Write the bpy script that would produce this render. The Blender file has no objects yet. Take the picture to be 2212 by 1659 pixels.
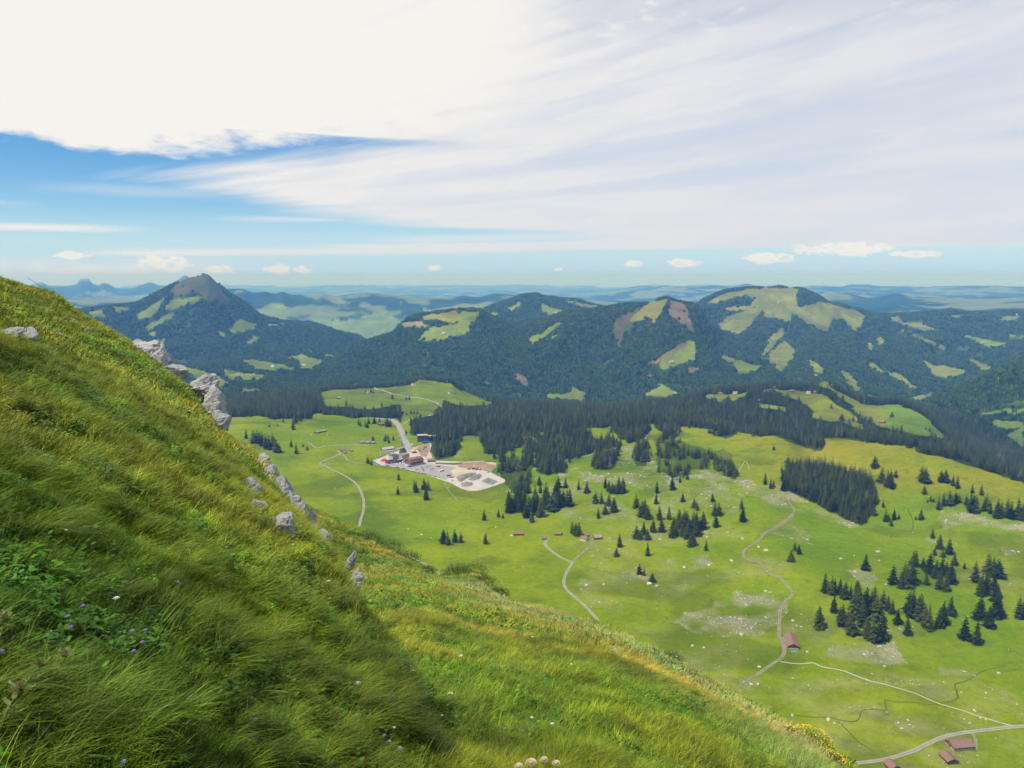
import bpy, bmesh, math, random
import numpy as np
from mathutils import Vector, Matrix, noise as mnoise
random.seed(7); RNG = np.random.default_rng(7)
R = math.radians
H = 400.0                                  # height of the viewpoint above the valley floor (m)
F = 1722.0; CX = 1106.0; CY = 829.5        # photograph measured at 2212 x 1659
PITCH = math.atan(0.135)
scene = bpy.context.scene
col = scene.collection

# ------------------------------------------------------------------ sight lines
def ray(px, py):
    x = (np.asarray(px, float) - CX) / F; yu = -(np.asarray(py, float) - CY) / F
    fw = math.cos(PITCH) + yu * math.sin(PITCH); up = -math.sin(PITCH) + yu * math.cos(PITCH)
    h = np.hypot(x, fw)
    return np.arctan2(x, fw), up / h
def proj(X, Y, Z):
    dz = Z - H
    cp, sp = math.cos(PITCH), math.sin(PITCH)
    d = Y * cp - dz * sp; u = Y * sp + dz * cp
    d = np.maximum(d, 1e-3)
    return CX + F * X / d, CY - F * u / d
# crops of the photograph in which things were measured: (x0, y0, scale) in source pixels
ZM = {'D': (0, 0, 1 / .6064), 'Z1': (0, 900, .5425), 'Z2': (1100, 1250, .4069), 'Z3': (1900, 1250, .4069), 'Z4': (2700, 1250, .42857),
      'Z5': (2700, 1800, .42857), 'R6': (1400, 1700, .6329), 'a': (200, 900, .5425), 'b': (1300, 950, .5425), 'c': (2448, 950, .5425),
      'Z6': (2448, 2200, .5425), 'Z7': (800, 1600, .30136), 'G5': (0, 1000, .27125), 'V': (1300, 1520, .27125), 'G3': (0, 2100, .38335),
      'G4': (0, 1800, .56417), 'G6': (1200, 1900, .5425), 'G8': (400, 1150, .24108)}
def D(z, x, y):
    a, b, s = ZM[z]
    return (a + x * s) * .6064, (b + y * s) * .6064
def DP(z, pts): return [D(z, *p[:2]) for p in pts]

# ------------------------------------------------------------------ noise
def _h(i, j, s):
    v = np.sin(i * 127.1 + j * 311.7 + s * 74.7) * 43758.5453
    return v - np.floor(v)
def vnoise(x, y, s=0):
    i = np.floor(x); j = np.floor(y); u = x - i; v = y - j
    u = u * u * u * (u * (u * 6 - 15) + 10); v = v * v * v * (v * (v * 6 - 15) + 10)
    a = _h(i, j, s); b = _h(i + 1, j, s); c = _h(i, j + 1, s); d = _h(i + 1, j + 1, s)
    return (a + (b - a) * u) * (1 - v) + (c + (d - c) * u) * v
def fbm(x, y, o=5, s=0, g=.5):
    t = 0; a = 1; n = 0
    for k in range(o):
        t = t + a * (vnoise(x, y, s + k) - .5) * 2; n += a
        x, y = (x * .8 - y * .6) * 2.03, (x * .6 + y * .8) * 2.03; a *= g
    return t / n
def ridged(x, y, o=4, s=0):
    t = 0; a = 1; n = 0
    for k in range(o):
        t = t + a * (1 - 2 * np.abs(vnoise(x, y, s + k) - .5) * 2); n += a
        x, y = (x * .8 - y * .6) * 2.1, (x * .6 + y * .8) * 2.1; a *= .5
    return t / n
def sstep(a, b, x):
    t = np.clip((x - a) / (b - a), 0, 1); return t * t * (3 - 2 * t)

def pchip(xk, yk, x):
    """monotone cubic; xk, yk are 1-D"""
    xk = np.asarray(xk, float); yk = np.asarray(yk, float)
    h = np.diff(xk); dl = np.diff(yk) / h
    m = np.zeros_like(yk)
    m[0] = dl[0]; m[-1] = dl[-1]
    s = dl[:-1] * dl[1:] > 0
    w1 = 2 * h[1:] + h[:-1]; w2 = h[1:] + 2 * h[:-1]
    with np.errstate(divide='ignore', invalid='ignore'):
        mm = (w1 + w2) / (w1 / dl[:-1] + w2 / dl[1:])
    m[1:-1] = np.where(s, mm, 0)
    x = np.clip(x, xk[0], xk[-1])
    k = np.clip(np.searchsorted(xk, x, side='right') - 1, 0, len(xk) - 2)
    t = (x - xk[k]) / h[k]
    return ((2*t**3-3*t*t+1)*yk[k] + (t**3-2*t*t+t)*h[k]*m[k] + (3*t*t-2*t**3)*yk[k+1] + (t**3-t*t)*h[k]*m[k+1])

def inpoly(px, py, poly):
    r = np.zeros(px.shape, bool)
    x0 = min(p[0] for p in poly); x1 = max(p[0] for p in poly); y0 = min(p[1] for p in poly); y1 = max(p[1] for p in poly)
    m = (px >= x0) & (px <= x1) & (py >= y0) & (py <= y1)
    if not m.any(): return r
    qx = px[m]; qy = py[m]; c = np.zeros(qx.shape, bool)
    n = len(poly)
    for i in range(n):
        ax, ay = poly[i]; bx, by = poly[i - 1]
        if ay == by: continue
        c ^= ((ay > qy) != (by > qy)) & (qx < (bx - ax) * (qy - ay) / (by - ay) + ax)
    r[m] = c
    return r

# ------------------------------------------------------------------ the land: profiles of ridges and valleys by bearing
def row(pts, z=None, r=None):
    """pts: (px, py, r) seen on the skyline of that ridge, or with z given: (px, z, r)"""
    az = []; rr = []; zz = []
    for p in pts:
        if z: a, _ = ray(p[0], 850.); az.append(float(a)); rr.append(p[2]); zz.append(p[1])
        else:
            a, e = ray(p[0], p[1]); az.append(float(a)); rr.append(p[2]); zz.append(H + float(e) * p[2])
    o = np.argsort(az)
    return np.array(az)[o], np.array(rr, float)[o], np.array(zz, float)[o]
def rr_(pts, r): return [(a, b, r) for a, b in pts]
def zr(pts, r): return row([(a, b, r) for a, b in pts], z=True)
X_ = (-420, 2650)
rows = [
 (zr([(X_[0], 25), (X_[1], 25)], 180), 0),
 (zr([(X_[0], 6), (900, 6), (X_[1], 2)], 450), 0),
 (zr([(X_[0], 0), (900, 0), (1600, -2), (2200, -4), (X_[1], -4)], 700), 0),
 (zr([(X_[0], 0), (900, 0), (1300, 2), (1600, 0), (1900, 4), (2200, 4), (X_[1], 10)], 900), 0),
 (zr([(X_[0], 2), (900, 0), (1150, 2), (1300, 8), (1600, 14), (1720, 20), (1900, 14), (2200, 16), (X_[1], 16)], 1130), 0),
 (zr([(X_[0], 4), (900, 0), (1150, 4), (1300, 12), (1500, 22), (1640, 30), (1760, 16), (1900, 12), (2200, 24), (X_[1], 30)], 1330), 0),
 (zr([(X_[0], 8), (900, 2), (1150, 8), (1300, 20), (1450, 30), (1600, 36), (1750, 32), (1900, 38), (2200, 52), (X_[1], 60)], 1500), 0),
 (row([(X_[0],1010,1900),(0,980,1900),(300,960,1950),(500,935,1950),(700,930,2000),(900,925,2050),(1100,925,2050),(1300,922,2000),(1400,925,1950),(1500,930,1900),(1637,945,1800),(1673,943,1780),(1700,953,1750),(1741,972,1750),(1780,949,1750),(1845,951,1740),(1913,958,1700),(1975,966,1680),(2001,984,1650),(2053,995,1620),(2105,1010,1600),(2157,1028,1580),(2212,1047,1550),(2400,1110,1520),(X_[1],1180,1500)]), 1),
 (row([(X_[0],905,2500),(300,900,2500),(500,890,2400),(700,880,2400),(900,880,2400),(1100,890,2400),(1300,893,2350),(1500,903,2300),(1637,946,2150),(1780,953,2100),(1913,963,2050),(2001,990,2000),(2105,1016,1950),(2212,1054,1900),(2400,1118,1850),(X_[1],1190,1830)]), 0),
 (row([(X_[0],870,3000),(400,868,3000),(600,858,3000),(690,849,2900),(726,842,2900),(810,838,2900),(889,832,2900),(906,822,2900),(930,823,2900),(973,828,2850),(993,842,2800),(1012,852,2750),(1062,868,2700),(1100,874,2700),(1300,882,2650),(1450,868,2700),(1530,852,2750),(1637,840,2800),(1671,837,2820),(1715,840,2850),(1749,838,2850),(1783,826,2850),(1815,846,2800),(1855,868,2750),(1892,875,2700),(1939,874,2650),(1962,883,2600),(2001,904,2500),(2045,945,2400),(2120,985,2300),(2212,1010,2250),(2400,1060,2200),(X_[1],1120,2200)]), 1),
 (row([(X_[0],842,3500),(400,842,3500),(600,842,3500),(700,842,3450),(810,852,3350),(906,850,3350),(1000,860,3350),(1100,882,3300),(1300,890,3300),(1530,872,3300),(1700,862,3300),(1850,880,3250),(1940,888,3200),(2001,900,3000),(2060,925,2950),(2212,975,2900),(2400,1000,2900),(X_[1],1030,2900)]), 0),
 (row([(X_[0],826,3900),(400,826,3900),(600,822,3850),(700,826,3750),(906,818,3700),(1100,862,3700),(1300,872,3700),(1530,844,3700),(1700,832,3700),(1800,842,3700),(1850,858,3650),(1930,868,3600),(1985,877,3450),(2040,856,3450),(2100,830,3500),(2212,775,3600),(2400,690,3700),(X_[1],600,3700)]), 1),
 (row([(X_[0],812,4300),(430,810,4300),(560,800,4300),(640,797,4280),(700,802,4200),(770,786,4200),(906,765,4150),(1100,785,4150),(1300,770,4150),(1440,745,4150),(1510,752,4200),(1600,790,4250),(1800,815,4300),(1930,848,4300),(2000,866,4300),(2060,868,4300),(2212,866,4300),(2400,860,4300),(X_[1],860,4300)]), 0),
 (row([(X_[0],790,5000),(430,790,5000),(560,782,4950),(640,783,4850),(700,783,4700),(740,762,4700),(770,744,4700),(810,728,4700),(850,714,4750),(867,698,4800),(883,684,4800),(903,678,4800),(945,672,4800),(989,669,4850),(1035,671,4850),(1051,680,4900),(1084,694,4900),(1117,708,4900),(1150,698,4900),(1199,683,4900),(1281,668,4900),(1347,658,4900),(1397,655,4900),(1413,650,4900),(1439,644,4900),(1456,649,4900),(1492,655,4900),(1512,668,4950),(1530,700,4950),(1560,735,5000),(1600,742,5000),(1700,762,5000),(1800,760,5000),(1900,776,5000),(2000,800,5000),(2100,812,5000),(2212,800,5000),(2400,790,5000),(X_[1],790,5000)]), 1),
 (row([(X_[0],760,5700),(300,752,5700),(430,740,5700),(560,750,5650),(640,757,5600),(700,766,5500),(770,770,5500),(867,755,5500),(989,712,5600),(1117,722,5600),(1281,706,5600),(1439,690,5600),(1500,696,5700),(1540,690,5800),(1600,686,5800),(1700,695,5800),(1800,712,5800),(1900,735,5800),(2000,748,5800),(2100,762,5800),(2212,752,5800),(2400,745,5800),(X_[1],740,5800)]), 0),
 (row([(X_[0],700,6500),(0,690,6500),(100,680,6500),(195,668,6500),(240,660,6500),(290,656,6500),(320,645,6500),(345,632,6500),(370,618,6500),(392,609,6500),(403,603,6500),(430,598,6500),(444,594,6500),(450,596,6500),(462,606,6500),(476,619,6500),(490,631,6500),(515,647,6500),(540,665,6500),(560,682,6450),(590,695,6400),(620,701,6400),(660,702,6350),(700,708,6300),(740,722,6250),(770,735,6200),(790,744,6200),(830,752,6300),(900,735,6500),(1000,700,6700),(1038,671,6800),(1068,658,6800),(1101,645,6800),(1143,634,6800),(1160,633,6800),(1170,638,6800),(1196,640,6800),(1216,643,6800),(1249,648,6800),(1281,657,6800),(1311,663,6800),(1400,678,6800),(1490,672,6900),(1508,658,7000),(1527,645,7000),(1560,630,7000),(1583,625,7000),(1649,622,7000),(1728,623,7000),(1748,631,7000),(1771,643,7000),(1790,654,7000),(1833,665,7000),(1866,673,7000),(1892,680,7000),(1978,678,7200),(2044,672,7400),(2093,674,7400),(2212,671,7500),(2400,660,7500),(X_[1],650,7500)]), 1),
 (zr([(X_[0], -200), (400, -230), (600,-290), (900, -290), (1100, -230), (X_[1], -200)], 8700), 0),
 (row([(X_[0],690,10500),(500,690,10500),(600,695,10500),(700,703,10500),(800,700,10500),(900,684,10500),(1000,674,10500),(1100,672,10500),(1300,680,10500),(1700,680,10500),(2212,678,10500),(X_[1],675,10500)]), 0),
 (row([(X_[0],648,12500),(300,645,12500),(440,634,12500),(486,622,12500),(519,622,12500),(549,631,12500),(572,629,12500),(595,634,12500),(611,630,12500),(628,636,12500),(680,637,12500),(693,633,12500),(720,638,12500),(795,631,12500),(837,635,12500),(870,638,12500),(920,643,12500),(966,644,12500),(998,638,12500),(1031,641,12500),(1071,633,12500),(1117,637,12500),(1200,648,13000),(1400,652,13500),(1600,652,14000),(1720,650,14000),(1771,637,14000),(1790,632,14000),(1846,638,14000),(1879,645,14000),(1912,640,14000),(1938,635,14000),(1971,643,14000),(2044,645,14000),(2110,647,14000),(2212,642,14000),(X_[1],640,14000)]), 1),
 (zr([(X_[0], -200), (X_[1], -200)], 18000), 0),
 (row([(X_[0],620,27000),(-100,622,27000),(60,616,27000),(90,610,27000),(105,617,27000),(121,617,27000),(134,618,27000),(164,613,27000),(174,603,27000),(192,603,27000),(197,610,27000),(213,615,27000),(223,610,27000),(236,613,27000),(253,623,27000),(285,622,27000),(305,615,27000),(325,609,27000),(345,615,27000),(361,615,27000),(384,605,27000),(401,595,27000),(417,606,27000),(430,612,27000),(470,622,27000),(500,628,27000),(700,642,27000),(1100,645,27000),(1232,636,27000),(1265,635,27000),(1314,628,27000),(1347,624,27000),(1390,618,27000),(1413,619,27000),(1436,616,27000),(1462,618,27000),(1517,617,27000),(1550,615,27000),(1570,616,27000),(1616,611,27000),(1632,615,27000),(1682,618,27000),(1741,619,27000),(1754,616,27000),(1780,618,27000),(1813,619,27000),(1840,614,27000),(1873,614,27000),(1896,618,27000),(1945,618,27000),(2011,619,27000),(2212,620,27000),(X_[1],622,27000)]), 1),
 (zr([(X_[0], -350), (X_[1], -350)], 36000), 0),
 (zr([(X_[0], -330), (X_[1], -330)], 62000), 0),
]
AZ = np.linspace(R(-43), R(43), 1180)
LR = np.concatenate([np.linspace(math.log(180), math.log(600), 60, endpoint=False),
                     np.linspace(math.log(600), math.log(3000), 520, endpoint=False),
                     np.linspace(math.log(3000), math.log(7800), 330, endpoint=False),
                     np.linspace(math.log(7800), math.log(62000), 260)])
RG = np.exp(LR)
K = len(rows)
KR = np.zeros((K, len(AZ))); KZ = np.zeros((K, len(AZ)))
for k, ((a, r, z), crest) in enumerate(rows):
    KR[k] = np.interp(AZ, a, np.log(r)); KZ[k] = pchip(a, z, AZ)
Zg = np.zeros((len(AZ), len(LR)), np.float64); CR = np.zeros_like(Zg) + 9.
for i in range(len(AZ)):
    Zg[i] = pchip(KR[:, i], KZ[:, i], LR)
for k in range(K):
    if rows[k][1]: CR = np.minimum(CR, np.abs(LR[None, :] - KR[k][:, None]))
GX = np.sin(AZ)[:, None] * RG[None, :]; GY = np.cos(AZ)[:, None] * RG[None, :]
RR = np.broadcast_to(RG[None, :], GX.shape)
# relief: gullies on the mountain sides, soft swells on the alp
mt = sstep(3200, 4200, RR)
off = sstep(0.0, .09, CR)
amp = mt * (18 + .0035 * RR) * (.12 + .88 * off)
wx = GX + 180 * fbm(GX / 900, GY / 900, 3, 11); wy = GY + 180 * fbm(GX / 900, GY / 900, 3, 15)
farr = sstep(8200, 11500, RR)
Zg += farr * (.25 + .75 * off) * (14 + .0028 * RR) * (ridged(GX / 3600, GY / 3600, 4, 9) - .35) * 1.6
Zg += (1 - .88 * farr) * amp * (ridged(wx / 780, wy / 780, 5, 3) - .35) * 2.9
Zg += (1 - farr) * mt * (3.0 + .0006 * RR) * fbm(GX / 110, GY / 110, 3, 5)
nr = 1 - mt
Zg += nr * sstep(350, 700, RR) * ((2.2 + 4.0 * sstep(1500, 2600, RR) * off) * fbm(GX / 150, GY / 150, 4, 21) + .6 * fbm(GX / 28, GY / 28, 3, 27))
def _grid(az, r):
    fi = np.clip((az - AZ[0]) / (AZ[1] - AZ[0]), 0, len(AZ) - 1.001)
    lr = np.log(np.maximum(r, 181.)); j = np.clip(np.searchsorted(LR, lr, side='right') - 1, 0, len(LR) - 2)
    fj = np.clip((lr - LR[j]) / (LR[j + 1] - LR[j]), 0, 1)
    i = fi.astype(int); fi = fi - i
    return i, j, fi, fj
def land(x, y):
    i, j, u, v = _grid(np.arctan2(x, y), np.hypot(x, y))
    return (Zg[i, j] * (1 - u) + Zg[i + 1, j] * u) * (1 - v) + (Zg[i, j + 1] * (1 - u) + Zg[i + 1, j + 1] * u) * v
# local swells: rocky knolls and the flat of the car park
def bump(px, py, h, s, sy=None):
    global Zg
    x, y, z = hit(px, py)
    Zg = Zg + h * np.exp(-((GX - x) ** 2 / (2 * s * s) + (GY - y) ** 2 / (2 * (sy or s) ** 2)))
EA = (Zg - H) / RR
def hit(px, py, rmin=480., rmax=61000.):
    """first point of the land on this sight line"""
    a, e = ray(px, py); a = float(a); e = float(e)
    fi = (a - AZ[0]) / (AZ[1] - AZ[0]); i = int(np.clip(fi, 0, len(AZ) - 2)); u = fi - i
    zz = Zg[i] * (1 - u) + Zg[i + 1] * u
    d = zz - (H + e * RG)
    k = np.where((d >= 0) & (RG >= rmin) & (RG <= rmax))[0]
    if len(k) == 0:
        m = (RG >= rmin) & (RG <= rmax); j = int(np.argmax(np.where(m, d / RG, -1e9))); r = RG[j]
        return math.sin(a) * r, math.cos(a) * r, float(zz[j])
    j = int(k[0])
    if j == 0 or RG[j - 1] < rmin: r = RG[j]
    else:
        t = -d[j - 1] / (d[j] - d[j - 1]); r = RG[j - 1] + (RG[j] - RG[j - 1]) * t
    x, y = math.sin(a) * r, math.cos(a) * r
    return x, y, float(land(np.array([x]), np.array([y]))[0])
bump(1790, 1100, 9, 90, 60); bump(1700, 1060, 8, 80, 50); bump(1330, 1055, 5, 60); bump(1500, 1040, 6, 80)
bump(1250, 1010, 10, 60); bump(2120, 1120, 8, 70); bump(1850, 1340, 4, 40); bump(2000, 1500, 3, 40)
# level ground for the car park
PARK = DP('Z2', [(560,955),(640,925),(720,905),(760,880),(830,860),(870,850),(920,845),(1060,800),(1075,820),(1060,880),(1090,960),(1380,975),(1500,965),(1640,985),(1645,1020),(1580,1060),(1720,1130),(1715,1150),(1650,1175),(1560,1205),(1480,1225),(1400,1228),(1330,1205),(1250,1160),(1100,1110),(950,1065),(800,1030),(650,1008),(600,985)])
pc = [hit(*p) for p in PARK]; pz = np.mean([p[2] for p in pc])
PX, PY = proj(GX, GY, Zg)
pk = inpoly(PX, PY, PARK).astype(float)
for _ in range(10):
    q = pk.copy(); q[1:-1, 1:-1] = (pk[:-2, 1:-1] + pk[2:, 1:-1] + pk[1:-1, :-2] + pk[1:-1, 2:] + pk[1:-1, 1:-1]) / 5; pk = q
pk = np.clip(pk * 1.6, 0, 1) * (RR > 1000) * (RR < 2200)
Zg = Zg * (1 - pk) + (.75 * pz + .25 * Zg) * pk
PX, PY = proj(GX, GY, Zg)

# ------------------------------------------------------------------ the near hillside
S1 = [(-700,120),(-420,330),(-200,500),(-60,572),(0,595),(33,607),(109,625),(125,636),(155,661),(174,674),(230,705),(285,738),(330,774),(400,828),(430,868),(462,920),(497,942),(526,955),(553,985),(575,1020),(600,1058),(625,1085),(650,1110),(680,1150),(705,1190),(735,1235),(758,1290),(772,1380),(790,1480),(820,1600),(1000,1800),(2650,3000)]
R1 = [(-700,90),(-200,80),(0,74),(174,70),(330,62),(400,54),(497,44),(600,33),(700,24),(780,19),(900,17),(2650,17)]
S2 = [(-700,800),(0,900),(300,960),(560,1046),(640,1082),(700,1106),(760,1131),(830,1170),(900,1215),(932,1243),(950,1243),(975,1234),(1020,1227),(1036,1235),(1060,1262),(1100,1295),(1150,1302),(1200,1315),(1300,1345),(1400,1392),(1450,1422),(1560,1482),(1660,1542),(1760,1590),(1850,1652),(1900,1700),(2000,1790),(2400,2150),(2650,2400)]
R2 = [(-700,110),(560,105),(930,92),(1100,78),(1300,62),(1450,52),(1660,43),(1850,35),(2400,27),(2650,25)]
SS = [(-700,.5),(-420,.28),(-200,.12),(0,0),(300,-.08),(500,-.2),(700,-.31),(930,-.38),(1100,-.415),(1300,-.44),(1560,-.51),(1850,-.585),(2400,-.75),(2650,-.85)]
HG = 2.5
_as = np.linspace(R(-70), R(60), 520)
def _paz(px): return float(ray(px, 1000.)[0])
def _tab(pts, ang=False):
    a = np.array([float(ray(p[0], min(p[1], 1900))[0]) if ang else _paz(p[0]) for p in pts]); v = np.array([float(ray(p[0], p[1])[1]) if ang else p[1] for p in pts], float)
    o = np.argsort(a); return np.interp(_as, a[o], v[o])
def _smooth(v, n):
    k = np.exp(-np.linspace(-2, 2, 2 * n + 1) ** 2); k /= k.sum(); return np.convolve(np.pad(v, n, mode='edge'), k, 'valid')
TE1 = _tab(S1, True); TE2 = _tab(S2, True); TR1 = _smooth(_tab(R1), 26); TR2 = _smooth(_tab(R2), 26); TES = _smooth(_tab(SS), 26)
TE1 = TE1 - .20 / TR1; TE2 = TE2 - .20 / TR2; TES = TES - .010
_b2 = _as; _r2 = TR2
def fg0(az, r):
    e1 = np.interp(az, _as, TE1); e2 = np.interp(az, _as, TE2); es = np.interp(az, _as, TES); r1 = np.interp(az, _as, TR1); r2 = np.interp(az, _as, TR2)
    q = sstep(.5, 1.0, r / r1); e1 = es * (1 - q) + e1 * q; q = sstep(.6, .98, r / r2); e2 = es * (1 - q) + e2 * q
    z1 = H - HG + (e1 + 2 * HG / r1) * r - HG / r1 ** 2 * r * r
    z2 = H - HG - .1 + (e2 + 2 * HG / r2) * r - HG / r2 ** 2 * r * r
    z1 = z1 - .0022 * np.maximum(r - 1.3 * r1, 0) ** 2; z2 = z2 - .0022 * np.maximum(r - 1.3 * r2, 0) ** 2
    k = .03 + .006 * r
    d = (z1 - z2) / k
    w = (1 - sstep(_paz(735), _paz(960), az)) * (1 - sstep(_paz(330), _paz(620), az) * (1 - sstep(.5, 14, r)))
    return z2 + w * k * np.where(d > 30, d, np.log1p(np.exp(np.clip(d, -30, 30))))
def fg(x, y):
    az = np.arctan2(x, y); r = np.hypot(x, y)
    z = fg0(az, r)
    # tussocks and terracettes
    t = np.clip(r / 12, .25, 1)
    z = z + .17 * t * fbm(x / 1.0, y / 1.0, 3, 41) + .10 * t * fbm(x / .42, y / .42, 2, 43) + .12 * np.clip(r / 18, 0, 1) * fbm(x / 4.5, y / 4.5, 3, 47) * np.clip(1 - (r - 60) / 100, 0.2, 1)
    return z
# make the skyline of the hillside, bumps included, follow the tables
_DE1 = _tab(S1, True); _DE2 = _tab(S2, True)
for _it in range(4):
    rs = np.exp(np.linspace(math.log(2.5), math.log(200), 500)); gxx = np.sin(_as)[:, None] * rs[None]; gyy = np.cos(_as)[:, None] * rs[None]
    el = (fg(gxx.ravel(), gyy.ravel()).reshape(gxx.shape) - H) / rs[None]
    near = rs[None] < (TR1 * 1.25)[:, None]; m1 = np.where(near, el, -9).max(1); m2 = np.where(rs[None] > 20, el, -9).max(1)
    left = _as < _paz(772)
    TE1 = TE1 + np.clip(_smooth(np.where(left, (_DE1 - .26 / TR1) - m1, 0), 2), -.05, .05); TE2 = TE2 + np.clip(_smooth(np.where(_as > _paz(800), (_DE2 - .26 / TR2) - m2, 0), 2), -.05, .05)
    TES = TES + np.clip(_smooth(np.where(left, np.minimum((_DE1 - .26 / TR1) - m1, 0), 0), 20), -.02, 0) * .6
def fhit(px, py, rmax=220.):
    a, e = ray(px, py); a = float(a); e = float(e)
    rs = np.exp(np.linspace(math.log(.8), math.log(rmax), 900))
    x = np.sin(a) * rs; y = np.cos(a) * rs
    d = fg(x, y) - (H + e * rs)
    k = np.where(d >= 0)[0]
    if len(k) == 0: j = int(np.argmax(d / rs)); return float(x[j]), float(y[j]), float(fg(x[j:j+1], y[j:j+1])[0]), False
    j = int(k[0])
    return float(x[j]), float(y[j]), float(fg(x[j:j+1], y[j:j+1])[0]), True
# ------------------------------------------------------------------ object helpers
def tag(o, label=None, cat=None, group=None, kind=None):
    if label: o['label'] = label
    if cat: o['category'] = cat
    if group: o['group'] = group
    if kind: o['kind'] = kind
    return o
def link(name, me, parent=None, loc=None):
    o = bpy.data.objects.new(name, me); col.objects.link(o)
    if parent: o.parent = parent
    if loc is not None: o.location = loc
    return o
def empty(name, loc=(0, 0, 0), rz=0.):
    o = bpy.data.objects.new(name, None); col.objects.link(o); o.location = loc; o.rotation_euler = (0, 0, rz); o.empty_display_size = .1
    return o
def mesh_np(name, V, Fq, smooth=True, mats=None, mi=None):
    """V (n,3), Fq (m,k) with k 3 or 4"""
    me = bpy.data.meshes.new(name); n = len(V); m, k = Fq.shape
    me.vertices.add(n); me.vertices.foreach_set('co', np.asarray(V, np.float32).ravel())
    me.loops.add(m * k); me.loops.foreach_set('vertex_index', np.asarray(Fq, np.int32).ravel())
    me.polygons.add(m); me.polygons.foreach_set('loop_start', np.arange(0, m * k, k, dtype=np.int32))
    try: me.polygons.foreach_set('loop_total', np.full(m, k, np.int32))
    except Exception: pass
    if smooth: me.polygons.foreach_set('use_smooth', np.ones(m, bool))
    if mats:
        for a in mats: me.materials.append(a)
    if mi is not None: me.polygons.foreach_set('material_index', np.asarray(mi, np.int32))
    me.update(calc_edges=True); me.validate()
    return me
def colattr(me, name, C):
    a = me.color_attributes.new(name, 'FLOAT_COLOR', 'POINT')
    C = np.asarray(C, np.float32)
    if C.shape[1] == 3: C = np.concatenate([C, np.ones((len(C), 1), np.float32)], 1)
    a.data.foreach_set('color', C.ravel())
class MB:
    """collects faces, builds one mesh"""
    def __init__(s): s.v = []; s.f = []; s.m = []
    def add(s, vs, fs, mi=0):
        b = len(s.v); s.v += [tuple(v) for v in vs]; s.f += [tuple(i + b for i in f) for f in fs]; s.m += [mi] * len(fs); return s
    def box(s, c, d, rz=0., mi=0):
        x, y, z = d[0] / 2, d[1] / 2, d[2] / 2; ca, sa = math.cos(rz), math.sin(rz)
        vs = [(c[0] + a * ca - b * sa, c[1] + a * sa + b * ca, c[2] + e) for e in (-z, z) for a, b in ((-x, -y), (x, -y), (x, y), (-x, y))]
        return s.add(vs, [(3, 2, 1, 0), (4, 5, 6, 7), (0, 1, 5, 4), (1, 2, 6, 5), (2, 3, 7, 6), (3, 0, 4, 7)], mi)
    def tube(s, pts, rad, n=6, mi=0):
        vs = []; fs = []
        for k, p in enumerate(pts):
            p = Vector(p); d = (Vector(pts[min(k + 1, len(pts) - 1)]) - Vector(pts[max(k - 1, 0)])).normalized()
            u = d.orthogonal().normalized(); w = d.cross(u); r = rad[k] if isinstance(rad, (list, tuple)) else rad
            vs += [p + (u * math.cos(2 * math.pi * j / n) + w * math.sin(2 * math.pi * j / n)) * r for j in range(n)]
        for k in range(len(pts) - 1):
            fs += [(k * n + j, k * n + (j + 1) % n, (k + 1) * n + (j + 1) % n, (k + 1) * n + j) for j in range(n)]
        fs += [tuple(range(n - 1, -1, -1)), tuple((len(pts) - 1) * n + j for j in range(n))]
        return s.add(vs, fs, mi)
    def mesh(s, name, mats, smooth=False):
        me = bpy.data.meshes.new(name); me.from_pydata(s.v, [], s.f)
        for m in (mats if isinstance(mats, (list, tuple)) else [mats]): me.materials.append(m)
        for p, i in zip(me.polygons, s.m): p.material_index = i; p.use_smooth = smooth
        me.update(); return me
    def build(s, name, mats, parent=None, loc=None, smooth=False):
        return link(name, s.mesh(name, mats, smooth), parent, loc)

# ------------------------------------------------------------------ materials
class NT:
    def __init__(s, tree): s.t = tree; s.n = tree.nodes; s.l = tree.links; s.n.clear()
    def new(s, ty, **k):
        n = s.n.new(ty)
        for a, b in k.items(): setattr(n, a, b)
        return n
    def put(s, sock, v):
        if hasattr(v, 'is_linked') or isinstance(v, bpy.types.NodeSocket): s.l.new(v, sock)
        else: sock.default_value = v
    def m(s, op, a, b=None, c=None, clamp=False):
        n = s.new('ShaderNodeMath', operation=op, use_clamp=clamp); s.put(n.inputs[0], a)
        if b is not None: s.put(n.inputs[1], b)
        if c is not None: s.put(n.inputs[2], c)
        return n.outputs[0]
    def mix(s, f, a, b, mode='MIX'):
        n = s.new('ShaderNodeMix', data_type='RGBA', blend_type=mode); s.put(n.inputs[0], f); s.put(n.inputs[6], a); s.put(n.inputs[7], b); return n.outputs[2]
    def noise(s, vec, scale, detail=4, rough=.55, dim='3D', dist=0.):
        n = s.new('ShaderNodeTexNoise', noise_dimensions=dim); s.put(n.inputs['Vector'], vec)
        n.inputs['Scale'].default_value = scale; n.inputs['Detail'].default_value = detail; n.inputs['Roughness'].default_value = rough; n.inputs['Distortion'].default_value = dist
        return n.outputs['Fac']
    def ss(s, x, a, b, lo=0., hi=1.):
        n = s.new('ShaderNodeMapRange', interpolation_type='SMOOTHSTEP'); s.put(n.inputs[0], x); s.put(n.inputs[1], a); s.put(n.inputs[2], b); s.put(n.inputs[3], lo); s.put(n.inputs[4], hi); return n.outputs[0]
def c4(c): return (c[0], c[1], c[2], 1.)
def mat(name):
    m = bpy.data.materials.new(name); m.use_nodes = True; return m, NT(m.node_tree)
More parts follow.
